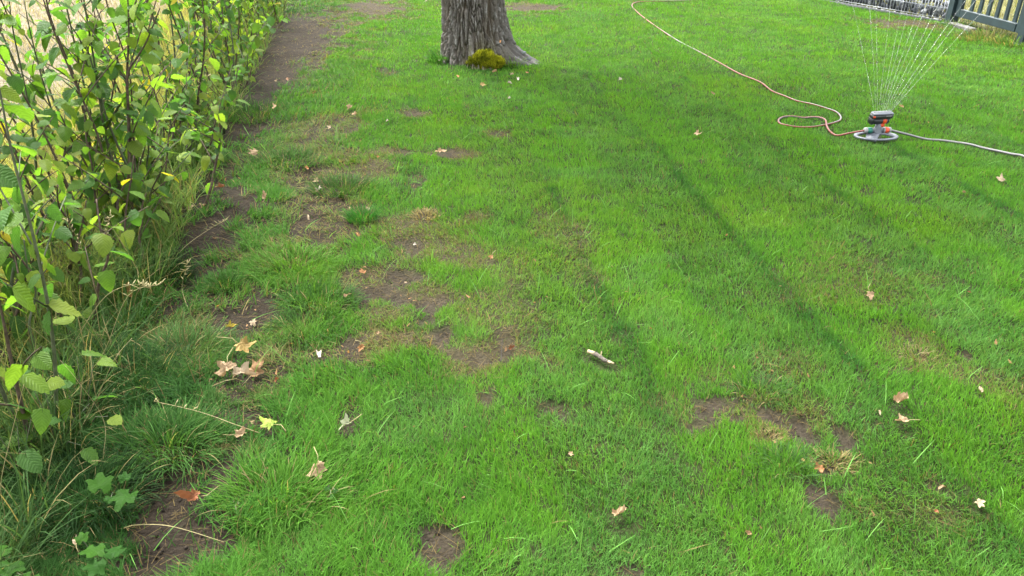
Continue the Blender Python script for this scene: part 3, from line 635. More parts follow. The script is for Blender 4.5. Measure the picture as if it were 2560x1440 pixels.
o = blades('moss', Pm, .018+.02*rng.random(n), .006*np.ones(n), np.arctan2(uu[:, 1], uu[:, 0])+rng.normal(0, .8, n), rng.uniform(.3, 1.3, n), rng.uniform(-.6, .8, n), cm, M_MOSS, 2, 1.5, tree)
o['label'] = 'cushion of yellow olive moss'
Vs = []; Fs = []
for i in range(9):
    for j in range(17):
        el = math.radians(90*i/8); aa = math.radians(180+180*j/16); Vs.append((mc.x+.135*math.cos(aa)*math.cos(el), mc.y+.09+.068*math.sin(aa)*math.cos(el), .03+.105*math.sin(el)))
for i in range(8):
    for j in range(16): k = i*17+j; Fs.append((k, k+1, k+18, k+17))
mk('moss_cushion', Vs, Fs, plain('moss_base', (.10, .10, .016), .95, .3, 60, .05), tree)
for (px, py, sz) in [(1310, 131, .030), (1322, 147, .034), (1335, 160, .04), (1296, 142, .02), (1277, 95, .022)]:
    c0 = ATY(px, py, 7.32 if py > 100 else 7.38)-Vector(tree.location); Vl = []; m = 9
    for i in range(m):
        aa = 6.283*i/m; q_ = sz*(.45+.5*random.random()); Vl.append(c0+Vector((math.cos(aa)*q_, -.015+.02*random.random(), math.sin(aa)*q_*.7)))
    Vl.append(c0+Vector((0, -.03, 0)))
    mk('lichen_patch', Vl, [(i, (i+1) % m, m) for i in range(m)], M_STONEW, tree)

# ------------------------------------------------------------------ fence: gabion, mesh panel, gate
ga = Vector((5.13, 9.66, 0)); gb = Vector((4.36, 11.33, 0)); gd = (gb-ga).normalized(); gn = Vector((gd.y, -gd.x, 0))   # gn points away from the lawn
if gn.x < 0: gn = -gn
def stone(sz, seed):
    rs = np.random.default_rng(seed); V = []; F = []
    for i in range(5):
        el = -math.pi/2+math.pi*i/4
        for j in range(7): aa = 6.283*j/7; k = sz*(.75+.45*rs.random()); V.append((k*math.cos(aa)*math.cos(el), k*.8*math.sin(aa)*math.cos(el), k*.7*math.sin(el)))
    for i in range(4):
        for j in range(7): F.append((i*7+j, i*7+(j+1) % 7, (i+1)*7+(j+1) % 7, (i+1)*7+j))
    me = bpy.data.meshes.new('stone'); me.from_pydata(V, [], F); return me
SM = [stone(.05, i) for i in range(7)]
for s in SM: s.materials.append(M_STONE)
SW = [stone(.05, 50+i) for i in range(3)]
for s in SW: s.materials.append(M_STONEW)
def gabion(a, d, nrm, length, height, label):
    root = empty('gabion_wall', a); tag(root, label, 'stone wall')
    k = 0; rows = int(height/.065)
    for r_ in range(rows):
        for c_ in range(int(length/.072)):
            s = (c_+.5+random.uniform(-.3, .3))*.072; me = random.choice(SW) if random.random() < (.16 if r_ < rows-1 else .35) else random.choice(SM)
            o = bpy.data.objects.new('stone', me); COL.objects.link(o); o.parent = root
            p = d*s+nrm*random.uniform(.05, .08); o.location = (p.x, p.y, .055+r_*.062+random.uniform(-.012, .012)+(.015 if r_ == rows-1 else 0))
            o.rotation_euler = (random.uniform(0, 6), random.uniform(0, 6), random.uniform(0, 6)); sc = random.uniform(.75, 1.15); o.scale = (sc, sc, sc)
    parts = []
    for side in (0.0, .17):
        nr = int(length/.045)
        for i in range(nr+1):
            p = d*(i*length/nr)+nrm*side; parts.append(tube([p+Vector((0, 0, .0)), p+Vector((0, 0, height+.02))], .0040, 5))
        for h in (.03, .03+height/2, height+.015):
            parts.append(tube([nrm*(side-.005)+Vector((0, 0, h)), d*length+nrm*(side-.005)+Vector((0, 0, h))], .0032, 5))
    V, F = merge(*parts); o = mk('wire_basket', V, F, M_WIRE, root); o['kind'] = 'stuff'
    for i in range(int(length/.06)):                                     # pale chippings at the foot
        o = bpy.data.objects.new('chipping', random.choice(SW)); COL.objects.link(o); o.parent = root
        p = d*(i*.06+random.uniform(0, .04))-nrm*random.uniform(.015, .04); o.location = (p.x, p.y, .012); sc = random.uniform(.22, .42); o.scale = (sc*1.4, sc, sc*.7); o.rotation_euler = (0, 0, random.uniform(0, 6))
    M = Matrix.Rotation(math.atan2(d.y, d.x), 4, 'Z'); V, F = xf(boxg(length/2, -.075 if (M@Vector((0, 1, 0))).dot(nrm) > 0 else .075, -.012, length, .035, .06), M); mk('kerb', V, F, M_KERB, root)
    return root
gabion(ga, gd, gn, 2.3, .225, 'low gabion wall of grey stones in a wire basket left of the gate')
# rod mesh panel standing behind the gabion
root = empty('mesh_fence_panel', ga+gn*.22); tag(root, 'olive wire mesh fence panel behind the gabion wall', 'fence'); parts = []
for i in range(46): p = gd*(i*.05); parts.append(tube([p, p+Vector((0, 0, 1.0))], .003, 5))
for h in np.arange(.06, 1.0, .10): parts.append(tube([Vector((0, 0, h)), gd*2.25+Vector((0, 0, h))], .0038, 5))
V, F = merge(*parts); o = mk('wire_mesh', V, F, M_WIREY, root); o['kind'] = 'stuff'
# gate
pa = G(2376, 60); pb = G(2556, 112); dd_ = (pb-pa); glen = dd_.length; dd_.normalize(); gz = math.atan2(dd_.y, dd_.x); print('gate', pa, pb, glen)
def gpart(name, parent, s, w, dep, z0, z1, off=0):
    M = Matrix.Rotation(gz, 4, 'Z'); V, F = xf(boxg(s, off, (z0+z1)/2, w, dep, z1-z0, .004), M); return mk(name, V, F, M_GATE, parent, smooth=False)
def post(loc, label):
    r_ = empty('gate_post', loc); tag(r_, label, 'post', 'gate posts'); gpart('shaft', r_, 0, .10, .10, -.1, 1.15); gpart('cap', r_, 0, .115, .115, 1.151, 1.17); gpart('foot_plate', r_, 0, .16, .15, -.02, .012); return r_
post(pa, 'slate grey gate post next to the gabion wall'); post(pb, 'slate grey gate post at the right edge of the picture')
gate = empty('garden_gate', pa); tag(gate, 'slate grey garden gate of upright pickets between two posts', 'gate')
gpart('stile', gate, .105, .085, .04, .10, 1.05); gpart('stile', gate, glen-.10, .08, .04, .10, 1.05)
gpart('bottom_rail', gate, glen/2, glen-.30, .045, .10, .185); gpart('top_rail', gate, glen/2, glen-.30, .045, .88, .96)
npk = 6
for i in range(npk): gpart('picket', gate, .148+(glen-.295)*(i+.75)/(npk+.5), .055, .022, .13, 1.08, .036)
kb = empty('threshold_kerb', pa+dd_*.1+Vector((-.06, 0, 0))); tag(kb, 'pale concrete kerb stone under the gate', 'kerb')
M = Matrix.Rotation(gz, 4, 'Z'); V, F = xf(boxg(.22, 0, .01, .42, .08, .06, .008), M); mk('slab', V, F, plain('kerb_stone', (.10, .10, .095), .85, .15, 20, .2, .3), kb, smooth=False)
p2 = pb+dd_*.09; gabion(p2, dd_.copy(), Vector((-dd_.y, dd_.x, 0)) if -dd_.y > 0 else Vector((dd_.y, -dd_.x, 0)), .8, .22, 'piece of wire basket stone wall right of the gate at the picture edge')

# ------------------------------------------------------------------ sprinkler
sp = empty('lawn_sprinkler', (SPR.x, SPR.y, Z(SPR.x, SPR.y)+.022), math.radians(4)); tag(sp, 'grey and orange oscillating lawn sprinkler on a ring base, spraying', 'sprinkler')
Vr = []; Fr = []; NR = 48
prof = [(.0, .0), (.012, .004), (.014, .012), (.006, .016), (-.006, .014), (-.012, .006), (-.010, .0)]
for i in range(NR):
    aa = 6.283185*i/NR
    for (pr, pz) in prof: Vr.append(((.132+pr)*math.cos(aa), (.080+pr)*math.sin(aa), pz+.004))
for i in range(NR):
    for k in range(7): Fr.append((i*7+k, ((i+1) % NR)*7+k, ((i+1) % NR)*7+(k+1) % 7, i*7+(k+1) % 7))
mk('base_ring', Vr, Fr, M_GREYPL, sp)
def bridge(path, w0, w1, th):
    V = []; F = []
    for i, (x_, y_, z_) in enumerate(path):
        t = i/(len(path)-1); d = Vector(path[min(i+1, len(path)-1)])-Vector(path[max(i-1, 0)]); d.z = 0; s = Vector((-d.y, d.x, 0)).normalized()*(w0+(w1-w0)*t)/2
        p = Vector((x_, y_, z_)); V += [p-s, p+s, p+s-Vector((0, 0, th)), p-s-Vector((0, 0, th))]
    for i in range(len(path)-1):
        for k in range(4): F.append((i*4+k, i*4+(k+1) % 4, i*4+4+(k+1) % 4, i*4+4+k))
    F.append((3, 2, 1, 0)); n_ = 4*(len(path)-1); F.append((n_, n_+1, n_+2, n_+3)); return V, F
V, F = merge(bridge([(0, .01, .040), (-.03, -.012, .037), (-.055, -.05, .026), (-.07, -.072, .012)], .085, .065, .012), bridge([(0, 0, .040), (.05, -.002, .036), (.09, -.018, .028), (.125, -.040, .012)], .06, .03, .012),
            bridge([(0, 0, .0395), (0, .05, .03), (0, .08, .012)], .06, .045, .012))
mk('base_bridge', V, F, M_GREYPL, sp)
V, F, _ = tube([(0, 0, .03), (0, 0, .042), (0, 0, .07), (0, 0, .104)], [.032, .028, .022, .017], 16); mk('stem', V, F, M_GREYPL, sp)
V, F, _ = tube([(-.040, 0, .052), (.040, 0, .052)], .016, 14); mk('inlet_pipe', V, F, M_GREYPL, sp)
head = empty('spray_head', (0, 0, .100)); head.parent = sp; head.rotation_euler = (math.radians(10), 0, math.radians(5))
def cyl(a_, b_, r0, r1=None, n_=18):
    return tube([a_, b_], [r0, r1 or r0], n_)[:2]
V, F = cyl((-.062, 0, .018), (.052, 0, .018), .0235); mk('drive_body', V, F, M_DARKPL, head)
V, F = cyl((.010, 0, .018), (.036, 0, .018), .0250); mk('orange_sleeve', V, F, M_ORANGE, head)
V, F = cyl((.0365, 0, .018), (.056, 0, .018), .0242, .021); mk('end_collar', V, F, M_GREYPL, head)
V, F = boxg(.016, -.012, -.012, .034, .016, .022, .004); mk('orange_lever', V, F, M_ORANGE, head)
V, F = boxg(-.062, 0, .022, .022, .050, .050, .006); mk('end_cap', V, F, M_DARKPL, head)
V, F = boxg(0, 0, .050, .146, .052, .034, .008); mk('nozzle_housing', V, F, M_DARKPL, head)
V, F = boxg(0, -.002, .0705, .142, .046, .012, .005); mk('top_cover', V, F, M_GREYPL, head)
V, F = boxg(-.064, -.0275, .056, .014, .006, .012, .002); mk('orange_slider', V, F, M_ORANGE, head)
noz = []
NJ = 13
for i in range(NJ):
    xn = -.060+.120*i/(NJ-1); noz.append(xn); V, F = cyl((xn, 0, .076), (xn, 0, .082), .0032, .0026, 8); mk('nozzle', V, F, M_LIGHTPL, head)
V, F = boxg(.035, -.0285, .060, .040, .003, .005, .001); mk('maker_strip', V, F, M_LIGHTPL, head)
# water
bpy.context.view_layer.update()
HM = head.matrix_world
spray = empty('water_spray', HM @ Vector((0, 0, .08))); tag(spray, 'fan of thin water jets rising from the sprinkler', 'water')
slopes = [-.34, -.20, -.145, -.04, .075, .12, .205, .25, .335, .40, .54, .61, .76]
s0 = Vector(spray.location); drops = []
for i in range(NJ):
    st_ = HM @ Vector((noz[i], 0, .083)); vz = 7.0+.5*random.random(); v = Vector((slopes[i]*vz, 1.1+.25*random.random(), vz)); pts = []
    tt_ = 0; t_end = .30+.06*random.random()
    segs_ = []
    while tt_ < t_end:
        p = st_+v*tt_+Vector((0, 0, -4.9*tt_*tt_)); pts.append(p-s0); tt_ += .01
    m_ = len(pts); V, F, _ = tube([q_+Vector((random.gauss(0, .0006), random.gauss(0, .0006), 0)) for q_ in pts], [random.choice((.0008, .0010, .0012, .0015)) for j in range(m_)], 5)
    mk('water_jet', V, F, M_WATER, spray)
    while True:
        p = st_+v*tt_+Vector((0, 0, -4.9*tt_*tt_)); tt_ += .006+.010*random.random()
        if p.z < .03: break
        drops.append((p-s0+Vector((random.gauss(0, .02), random.gauss(0, .02), random.gauss(0, .02))), random.uniform(.0014, .003)))
for i in range(420):
    drops.append((Vector((random.gauss(.02, .10), random.gauss(.0, .08), abs(random.gauss(.10, .14)))), random.uniform(.001, .0022)))
V = []; F = []
for p, r_ in drops:
    b = len(V); V += [p+Vector(v)*r_ for v in octv]; F += [tuple(int(k)+b for k in f) for f in octf]
o = mk('water_drops', V, F, M_WATER, spray); o['kind'] = 'stuff'

# hoses
SM_ = sp.matrix_world
def hose(name, pts, rad, mat, label, conn):
    root = empty(name, pts[0]); tag(root, label, 'hose'); sp_ = [p-Vector(pts[0]) for p in spline(pts, 8)]
    V, F, UV = tube(sp_, rad, 10); mk('tube', V, F, mat, root, UV=UV)
    for nm, x0, x1, r0, r1, m_ in conn:
        a_ = (SM_ @ Vector((x0, 0, .052)))-Vector(pts[0]); b_ = (SM_ @ Vector((x1, 0, .052)))-Vector(pts[0]); c_ = a_.lerp(b_, .15); d_ = a_.lerp(b_, .85)
        V, F, _ = tube([a_, c_, d_, b_], [r0*.9, r0, r1, r1*.88], 16); mk(nm, V, F, m_, root)
    return root
cl_ = SM_ @ Vector((-.082, 0, .052)); cr_ = SM_ @ Vector((.082, 0, .052))
hp = [cl_]+[Vector((p.x, p.y, Z(p.x, p.y)+(.042 if i == 1 else (.020 if i < 8 else .0125)+.012*(i in (5, 6, 7))))) for i, p in enumerate(hr)][1:]
hose('garden_hose', hp, .0062, M_HOSER, 'red and grey striped hose looping across the lawn to the sprinkler', [('grip_ring', -.089, -.069, .0185, .0195, M_LIGHTPL), ('green_coupling', -.0688, -.040, .0185, .0205, M_GREENPL)])
hq = [cr_]+[Vector((p.x, p.y, Z(p.x, p.y)+(.042 if i == 1 else .016))) for i, p in enumerate(hg)][1:]
hose('garden_hose', hq, .0074, M_HOSEG, 'pale grey hose running from the sprinkler to the right edge', [('grip_ring', .074, .090, .0195, .0175, M_LIGHTPL), ('orange_coupling', .0485, .0738, .0205, .019, M_ORANGE), ('grey_nut', .038, .0483, .0195, .0195, M_LIGHTPL)])

# ------------------------------------------------------------------ leaves
def hedge_leaf_mesh(seed, mat, fold=.25, droop=.5, n=10):
    rs = random.Random(seed); V = []; F = []; Ln = .09; ratio = rs.uniform(.31, .46)
    for i in range(n+1):
        t = i/n; w_ = ratio*Ln*math.sin(math.pi*min(1, t**.62*.98+.02))**.75 if 0 < i < n else .0008
        yy = Ln*t; zc_ = -droop*Ln*t*t*.55
        tooth = 1.0+(.07 if i % 2 else -.07)
        for s in (-1, -.55, 0, .55, 1):
            pl = .0022*(1 if i % 2 else -1)*(abs(s) > .1)*(1 if 0 < i < n else 0)
            ww = w_*s*(tooth if abs(s) == 1 else 1)
            V.append((ww, yy-(.004 if abs(s) == 1 and i % 2 else 0)+abs(s)*.004*(0 < i < n), zc_+abs(ww)*fold+pl-abs(s)**2*w_*.22+rs.gauss(0, .0006)))
    for i in range(n):
        for k in range(4): F.append((i*5+k, i*5+k+1, i*5+6+k, i*5+5+k))
    m = len(V); pet = tube([(0, -.016, -.002), (0, .002, 0)], .0009, 4); F += [tuple(j+m for j in f) for f in pet[1]]; V += pet[0]
    me = bpy.data.meshes.new('hedge_leaf'); me.from_pydata([tuple(v) for v in V], [], F); me.materials.append(mat); me.polygons.foreach_set('use_smooth', [True]*len(me.polygons)); return me
HL = [hedge_leaf_mesh(i, M_LEAF, random.uniform(.0, .55), random.uniform(-.2, 1.4)) for i in range(14)]
LC = [(.078, .170, .026), (.062, .148, .026), (.100, .195, .026), (.055, .130, .026), (.128, .215, .028), (.158, .23, .03), (.18, .24, .032)]
def place_leaf(me, root, loc, d, up, sc, colr_):
    d = d.normalized(); x_ = d.cross(up); 
    if x_.length < 1e-3: x_ = Vector((1, 0, 0))
    x_.normalize(); z_ = x_.cross(d)
    M = Matrix((( x_.x, d.x, z_.x), (x_.y, d.y, z_.y), (x_.z, d.z, z_.z)))
    o = bpy.data.objects.new('leaf', me); COL.objects.link(o); o.parent = root; o.location = loc; o.rotation_euler = M.to_euler(); o.scale = (sc, sc, sc)
    o.color = (*colr_, 1); return o
def pickcol(rs, light=0.0):
    c_ = LC[min(int(rs.random()*5.2+light*rs.random()*2.4), 6)]
    if rs.random() < .012: c_ = (.42, .36, .03)
    k_ = .75+.5*rs.random(); return tuple(q_*k_ for q_ in c_)
def shrub(base, stems, label, seed, lsc=1.0, z0=.16, dens=1.0, light=0.0, twigs=3):
    rs = random.Random(seed); root = empty('hedge_shrub', base); tag(root, label, 'shrub', 'young shrubs of the hedge'); cnt = 0
    for st_ in stems:
        pts = [Vector(p)-Vector(base) for p in st_]; sp_ = spline(pts, 5); n_ = len(sp_)
        r0 = rs.uniform(.0055, .009); rad = [r0*(1-.7*i/(n_-1)) for i in range(n_)]
        bough = [(sp_, rad)]
        for _ in range(twigs):
            i0 = rs.randint(int(n_*.3), n_-3); aa = rs.uniform(0, 6.28); ln_ = rs.uniform(.18, .42); d0 = Vector((math.cos(aa)*.75, math.sin(aa)*.75, rs.uniform(.5, 1.1)))
            tp = [sp_[i0]+d0*ln_*t-Vector((0, 0, .12*ln_*t*t)) for t in (0, .25, .5, .75, 1)]; bough.append((tp, [rad[i0]*.6, .003, .0026, .002, .0014]))
        V, F = merge(*[tube(a_, b_, 6)[:2] for a_, b_ in bough]); mk('stem', V, F, M_STEM if rs.random() < .6 else M_STEMG, root)
        for bi, (path, _) in enumerate(bough):
            acc = rs.uniform(0, .04); side = rs.choice((-1, 1)); az0 = rs.uniform(0, 6.28)
            for i in range(1, len(path)):
                a_, b_ = path[i-1], path[i]; seg = (b_-a_).length; acc += seg
                while acc > .055/dens:
                    acc -= .055/dens*rs.uniform(.7, 1.3); q_ = b_-(b_-a_).normalized()*max(acc, 0)
                    zrel = q_.z+base[2]
                    if bi == 0 and (zrel < z0 or rs.random() < .25): continue
                    if cnt >= 300: continue
                    side = -side; aa = az0+side*1.45+rs.gauss(0, .55); el = rs.gauss(-.38, .42)
                    d_ = Vector((math.cos(aa)*math.cos(el), math.sin(aa)*math.cos(el), math.sin(el)))
                    up = Vector((rs.gauss(0, .35), rs.gauss(0, .35), 1))
                    sc = lsc*rs.uniform(.45, 1.05)*(1 if zrel < 1.3 else .8); place_leaf(rs.choice(HL), root, q_+d_*.016*sc, d_, up, sc, pickcol(rs, light)); cnt += 1
    return root
def stemline(base, top, rs, bow=.06):
    b_, t_ = Vector(base), Vector(top); out = []
    ax = Vector((rs.gauss(0, bow), rs.gauss(0, bow), 0))
    for k_ in (0, .2, .4, .6, .8, 1): out.append(b_.lerp(t_, k_)+ax*math.sin(k_*math.pi)+Vector((rs.gauss(0, .012), rs.gauss(0, .012), 0))*(k_ > 0))
    return out
def pxstem(pts, Y0, dy=0.0):
    g = [ATY(px, py, Y0+dy*i/len(pts)) for i, (px, py) in enumerate(pts)]; g[0].z = -.02; return g
# stems that can be followed in the photograph
b0 = G(78, 1145); b1 = G(132, 1105); b2 = G(330, 600); b3 = G(250, 560)
ORD = ['first', 'second', 'third', 'fourth', 'fifth', 'sixth', 'seventh', 'eighth', 'ninth', 'tenth', 'eleventh', 'twelfth', 'thirteenth', 'fourteenth', 'fifteenth', 'sixteenth', 'seventeenth', 'eighteenth', 'nineteenth', 'twentieth']
rs = random.Random(3)
shrub((b0.x, b0.y, 0), [pxstem([(78,1145),(60,1040),(32,920),(4,780),(-30,640)], b0.y), pxstem([(70,1145),(20,1010),(-40,880),(-90,740)], b0.y+.06)], 'brown stem with few leaves in the lower left corner, nearest of the hedge', 101, .95, .25, .75, .9, 2)
shrub((b1.x, b1.y, 0), [pxstem([(132,1105),(140,960),(126,800),(95,640),(55,480),(25,360),(0,230),(-25,110)], b1.y, .15)], 'tall thin brown stem rising the full left edge with large sunlit leaves', 102, 1.05, .25, 1.0, 1.0, 3)
shrub((b2.x, b2.y, 0), [pxstem([(332,600),(325,470),(322,330),(318,190),(322,80),(318,-40)], b2.y, .1), pxstem([(332,600),(322,300),(319,190),(345,140),(368,100),(400,20)], b2.y+.02), pxstem([(340,600),(290,440),(262,330),(240,200),(200,60)], b2.y+.1)], 'shrub with a forked dark stem in the middle of the hedge', 103, 1.0, .2, 1.0, .3, 4)
shrub((b3.x-.25, b3.y+.1, 0), [pxstem([(245,560),(236,440),(214,300),(192,210),(160,130),(122,30),(110,-60)], b3.y), pxstem([(200,560),(180,450),(150,340),(112,220),(78,90),(60,0)], b3.y+.1), pxstem([(215,560),(250,380),(280,240),(300,100)], b3.y+.2)], 'shrub with pale and dark leaning stems behind the tall thin stem', 104, 1.05, .2, 1.0, .5, 4)
ns_ = 0; yy = 1.75
spots = []
while yy < 10.6:
    spots.append((yy, 0)); yy += .46
for k_, (yy, row) in enumerate(spots):
    off = rs.uniform(-.26, .08) if yy > 3.2 else rs.uniform(-.5, -.28)
    bx = hedge_x(yy)+off; base = (bx, yy+rs.uniform(-.08, .08), 0); stems = []
    for s in range(rs.choice((3, 3, 4, 4)) if yy > 3 else 3):
        h_ = rs.uniform(.8, 1.5) if s else rs.uniform(1.2, 1.6); a_ = rs.uniform(0, 6.28); sp_r = rs.uniform(.05, .33)
        bb = (base[0]+rs.gauss(0, .07), base[1]+rs.gauss(0, .07), -.02)
        stems.append(stemline(bb, (bb[0]+math.cos(a_)*sp_r-.06, bb[1]+math.sin(a_)*sp_r, h_), rs))
    for s in range(2):
        a_ = rs.uniform(-1.2, 1.6); bb = (base[0]+rs.gauss(.05, .12), base[1]+rs.gauss(0, .14), -.02)
        stems.append(stemline(bb, (bb[0]+math.cos(a_)*.16, bb[1]+math.sin(a_)*.16, rs.uniform(.28, .7)), rs, .03))
    lab = 'leafy young shrub, %s counted from the near end of the hedge edge' % ORD[k_]
    shrub(base, stems, lab, 200+k_, .86, .08 if yy > 3 else .3, 1.12, .8, 3)
for k_, (px, py, lab) in enumerate([(330, 560, 'low leafy suckers at the foot of the forked stem'), (280, 590, 'low leafy suckers left of the forked stem near the dark upright tuft'), (400, 500, 'low leafy suckers beside the upper bare soil'), (450, 440, 'bright low suckers right of the hedge middle'), (500, 385, 'low suckers reaching over the upper end of the bare soil'), (150, 760, 'low leafy suckers by the tall thin stem'), (60, 880, 'low leafy suckers at the left edge among dry stalks'), (210, 660, 'low leafy suckers behind the tall thin stem')]):
    g = G(px, py); stems = []
    for s in range(6):
        a_ = rs.uniform(0, 6.28); bb = (g.x+rs.gauss(0, .09), g.y+rs.gauss(0, .09), -.02); stems.append(stemline(bb, (bb[0]+math.cos(a_)*.14, bb[1]+math.sin(a_)*.14, rs.uniform(.22, .62)), rs, .03))
    shrub((g.x, g.y, 0), stems, lab, 600+k_, .9, .05, .9, .6, 1)
# row behind, towards the field
for k_, yy in enumerate(np.arange(2.6, 9.6, .95)):
    bx = hedge_x(yy)-.62+rs.uniform(-.15, .1); stems = []
    for s in range(3):
        a_ = rs.uniform(0, 6.28); bb = (bx+rs.gauss(0, .1), yy+rs.gauss(0, .1), -.02); stems.append(stemline(bb, (bb[0]+math.cos(a_)*.22-.05, bb[1]+math.sin(a_)*.22, rs.uniform(.8, 1.35)), rs))
    shrub((bx, yy, 0), stems, 'sunlit shrub at the field side of the hedge, %s from the near end' % ORD[k_], 400+k_, .95, .12, .8, 1.2, 2)

# low broad-leaved herbs in the hedge foot
for k_, (px, py, nl, lab) in enumerate([(150,1120,9,'low bright green herb at the foot of the nearest stems'),(215,1060,8,'low herb with light leaves between grass and the nearest stems'),(60,1195,7,'small yellowish herb left of the big dark tuft'),(450,470,16,'broad leaved herb spilling onto the bare soil'),(380,440,14,'broad leaved herb below the forked stem'),(520,400,14,'low leafy shoots above the bare soil strip'),(560,330,14,'low leafy shoots at the far soil by the hedge'),(270,640,12,'leafy shoots left of the dark upright tuft'),(180,700,12,'leafy shoots under the tall thin stem'),(600,200,14,'low leafy growth at the far hedge foot'),(330,540,16,'leafy shoots around the base of the forked stem'),(100,860,10,'leafy shoots among dry stalks at the left edge'),(480,340,16,'broad pale green herb in the hedge middle')]):
    g = G(px, py); root = empty('broadleaf_herb', (g.x, g.y, Z(g.x, g.y))); tag(root, lab, 'plant', 'herbs in the hedge foot'); r2 = random.Random(700+k_); parts = []
    for j in range(nl):
        a_ = r2.uniform(0, 6.28); h_ = r2.uniform(.05, .26); rr_ = r2.uniform(.02, .17); tp = Vector((math.cos(a_)*rr_, math.sin(a_)*rr_, h_)); parts.append(tube([(0, 0, -.01), tp*.5+Vector((0, 0, .02)), tp], [.002, .0016, .001], 5)[:2])
        d_ = Vector((math.cos(a_), math.sin(a_), r2.gauss(-.2, .25))); place_leaf(r2.choice(HL), root, tp+d_*.014, d_, Vector((r2.gauss(0, .3), r2.gauss(0, .3), 1)), r2.uniform(.55, .95), pickcol(r2, .35))
    V, F = merge(*parts); mk('stem', V, F, M_STEMG, root)

# ------------------------------------------------------------------ maple-shaped leaves
LOBES = [(0, 1.0), (52, .86), (-52, .86), (112, .58), (-112, .58)]
def maple_mesh(size, seed, style, mat, rings=4, n=44):
    rs = random.Random(seed); V = [(0, 0, 0)]; F = []; outl = []
    lob = [(c_+rs.uniform(-8, 8)*(style != 'fresh'), h_*(rs.uniform(.55, 1.08) if style != 'fresh' else 1)) for c_, h_ in LOBES]
    for i in range(n):
        a_ = 360*i/n-180; r_ = .56 if style == 'fresh' else .36
        for c_, h_ in lob:
            d_ = abs((a_-c_+180) % 360-180); r_ = max(r_, h_*(1-(d_/33)**1.15*.62) if d_ < 33 else 0)
        if abs(a_) > 160: r_ = .22
        outl.append(r_*(1+(.06 if i % 2 else -.05)))
    for k in range(1, rings+1):
        for i in range(n): a_ = math.radians(360*i/n-180); r_ = outl[i]*k/rings; V.append((math.sin(a_)*r_, math.cos(a_)*r_, 0))
    for i in range(n): F.append((0, 1+i, 1+(i+1) % n))
    for k in range(rings-1):
        for i in range(n): F.append((1+k*n+i, 1+(k+1)*n+i, 1+(k+1)*n+(i+1) % n, 1+k*n+(i+1) % n))
    amp = {'flat': .20, 'curl': .30, 'fold': .20, 'roll': .18, 'star': .14, 'fresh': .12}[style]
    ph = [rs.uniform(0, 6.28) for _ in range(6)]; out = []
    ax = rs.uniform(0, math.pi)
    for (x_, y_, z_) in V:
        r_ = math.hypot(x_, y_); an = math.atan2(x_, y_)
        z_ += amp*r_*math.sin(2*an+ph[0])+amp*.8*r_*math.sin(5*an+ph[1])*r_+amp*.5*math.sin(5*x_+ph[2])*math.cos(6*y_+ph[3])
        if style == 'curl': z_ += .55*r_*r_*(1+.5*math.sin(an+ph[4]))
        if style == 'fold': z_ += .75*abs(x_)-.1*r_; x_ *= .62
        if style in ('roll',):
            R_ = .30; t_ = x_/R_; x_ = R_*math.sin(t_)*(1-.15*abs(t_)); z_ += R_*(1-math.cos(t_))
        if style == 'star':
            k_ = .5 if r_ < .01 else 1; z_ += .25*r_*r_; x_ *= .85+.15*math.sin(3*an)
        z_ += rs.gauss(0, .035 if style != 'fresh' else .006)*(r_ > .05); out.append((x_*size*.55, y_*size*.55, z_*size*.55))
    zmin = min(v[2] for v in out); out = [(a_, b_, c_-zmin) for a_, b_, c_ in out]
    return out, F
KC = {'tan': (.33, .225, .125), 'ochre': (.24, .165, .05), 'cream': (.36, .28, .18), 'brown': (.26, .155, .075), 'rust': (.20, .075, .03), 'lime': (.17, .23, .03), 'greygreen': (.30, .32, .20), 'white': (.45, .40, .33), 'yellow': (.34, .27, .03), 'twotone': (.38, .27, .16), 'orange': (.32, .155, .06), 'pink': (.50, .28, .18)}
rs = random.Random(21)
for k_, (px, py, sz, ck, sk, lab) in enumerate(LEAVES):
    g = G(px, py); size = sz*MPP(py)*(1.16 if py > 420 else 1.45)
    V, F = maple_mesh(size, 900+k_, sk, M_DRY, 4 if sz > 20 else 2, 44 if sz > 20 else 22)
    o = mk('fallen_leaf', V, F, M_DRY); soilv = float(field(SOIL, np.array([g.x]), np.array([g.y]))[0])
    hgt = (.022 if g.x-hedge_x(g.y) > 1.0 else .034)*(1-.8*soilv)+(.02 if 'pile' in lab and 'top' in lab else 0)+(.010 if g.y > 4.5 else 0)
    o.location = (g.x, g.y, Z(g.x, g.y)+hgt-.012*soilv); o.rotation_euler = (Matrix.Rotation(rs.gauss(.32, .15), 3, 'X') @ Matrix.Rotation(rs.gauss(0, .2), 3, 'Y') @ Matrix.Rotation(rs.uniform(0, 6.28), 3, 'Z')).to_euler()
    if sk in ('roll',) and sz > 24: o.rotation_euler = (rs.gauss(.05, .05), rs.gauss(0, .1), {1542: -1.1, 2240: -1.1, 868: -.7, 572: -1.0}.get(px, rs.uniform(0, 6.28)))
    kk = KC[ck]; f_ = rs.uniform(.68, .9); o.color = (kk[0]*f_, kk[1]*f_, kk[2]*f_, 1)
    tag(o, lab, 'leaf', 'fallen leaves on the lawn')
    if sz > 26 and sk in ('flat', 'curl', 'fold'):
        V, F, _ = tube([(0, -.1*size, .004), (rs.gauss(0, .1)*size, -.4*size, .006), (rs.gauss(0, .2)*size, -.75*size, .002)], [.0012, .001, .0013], 5); mk('leaf_stalk', V, F, M_STALK, o)
o = mk('fallen_leaf', *maple_mesh(.05, 77, 'fold', M_DRY, 3, 30), M_DRY); q_ = ATY(1249, 105, 7.10); o.location = q_; o.rotation_euler = (1.2, .2, .4); o.color = (.50, .25, .11, 1); tag(o, 'small orange leaf stuck on the bark above the moss', 'leaf', 'fallen leaves on the lawn')

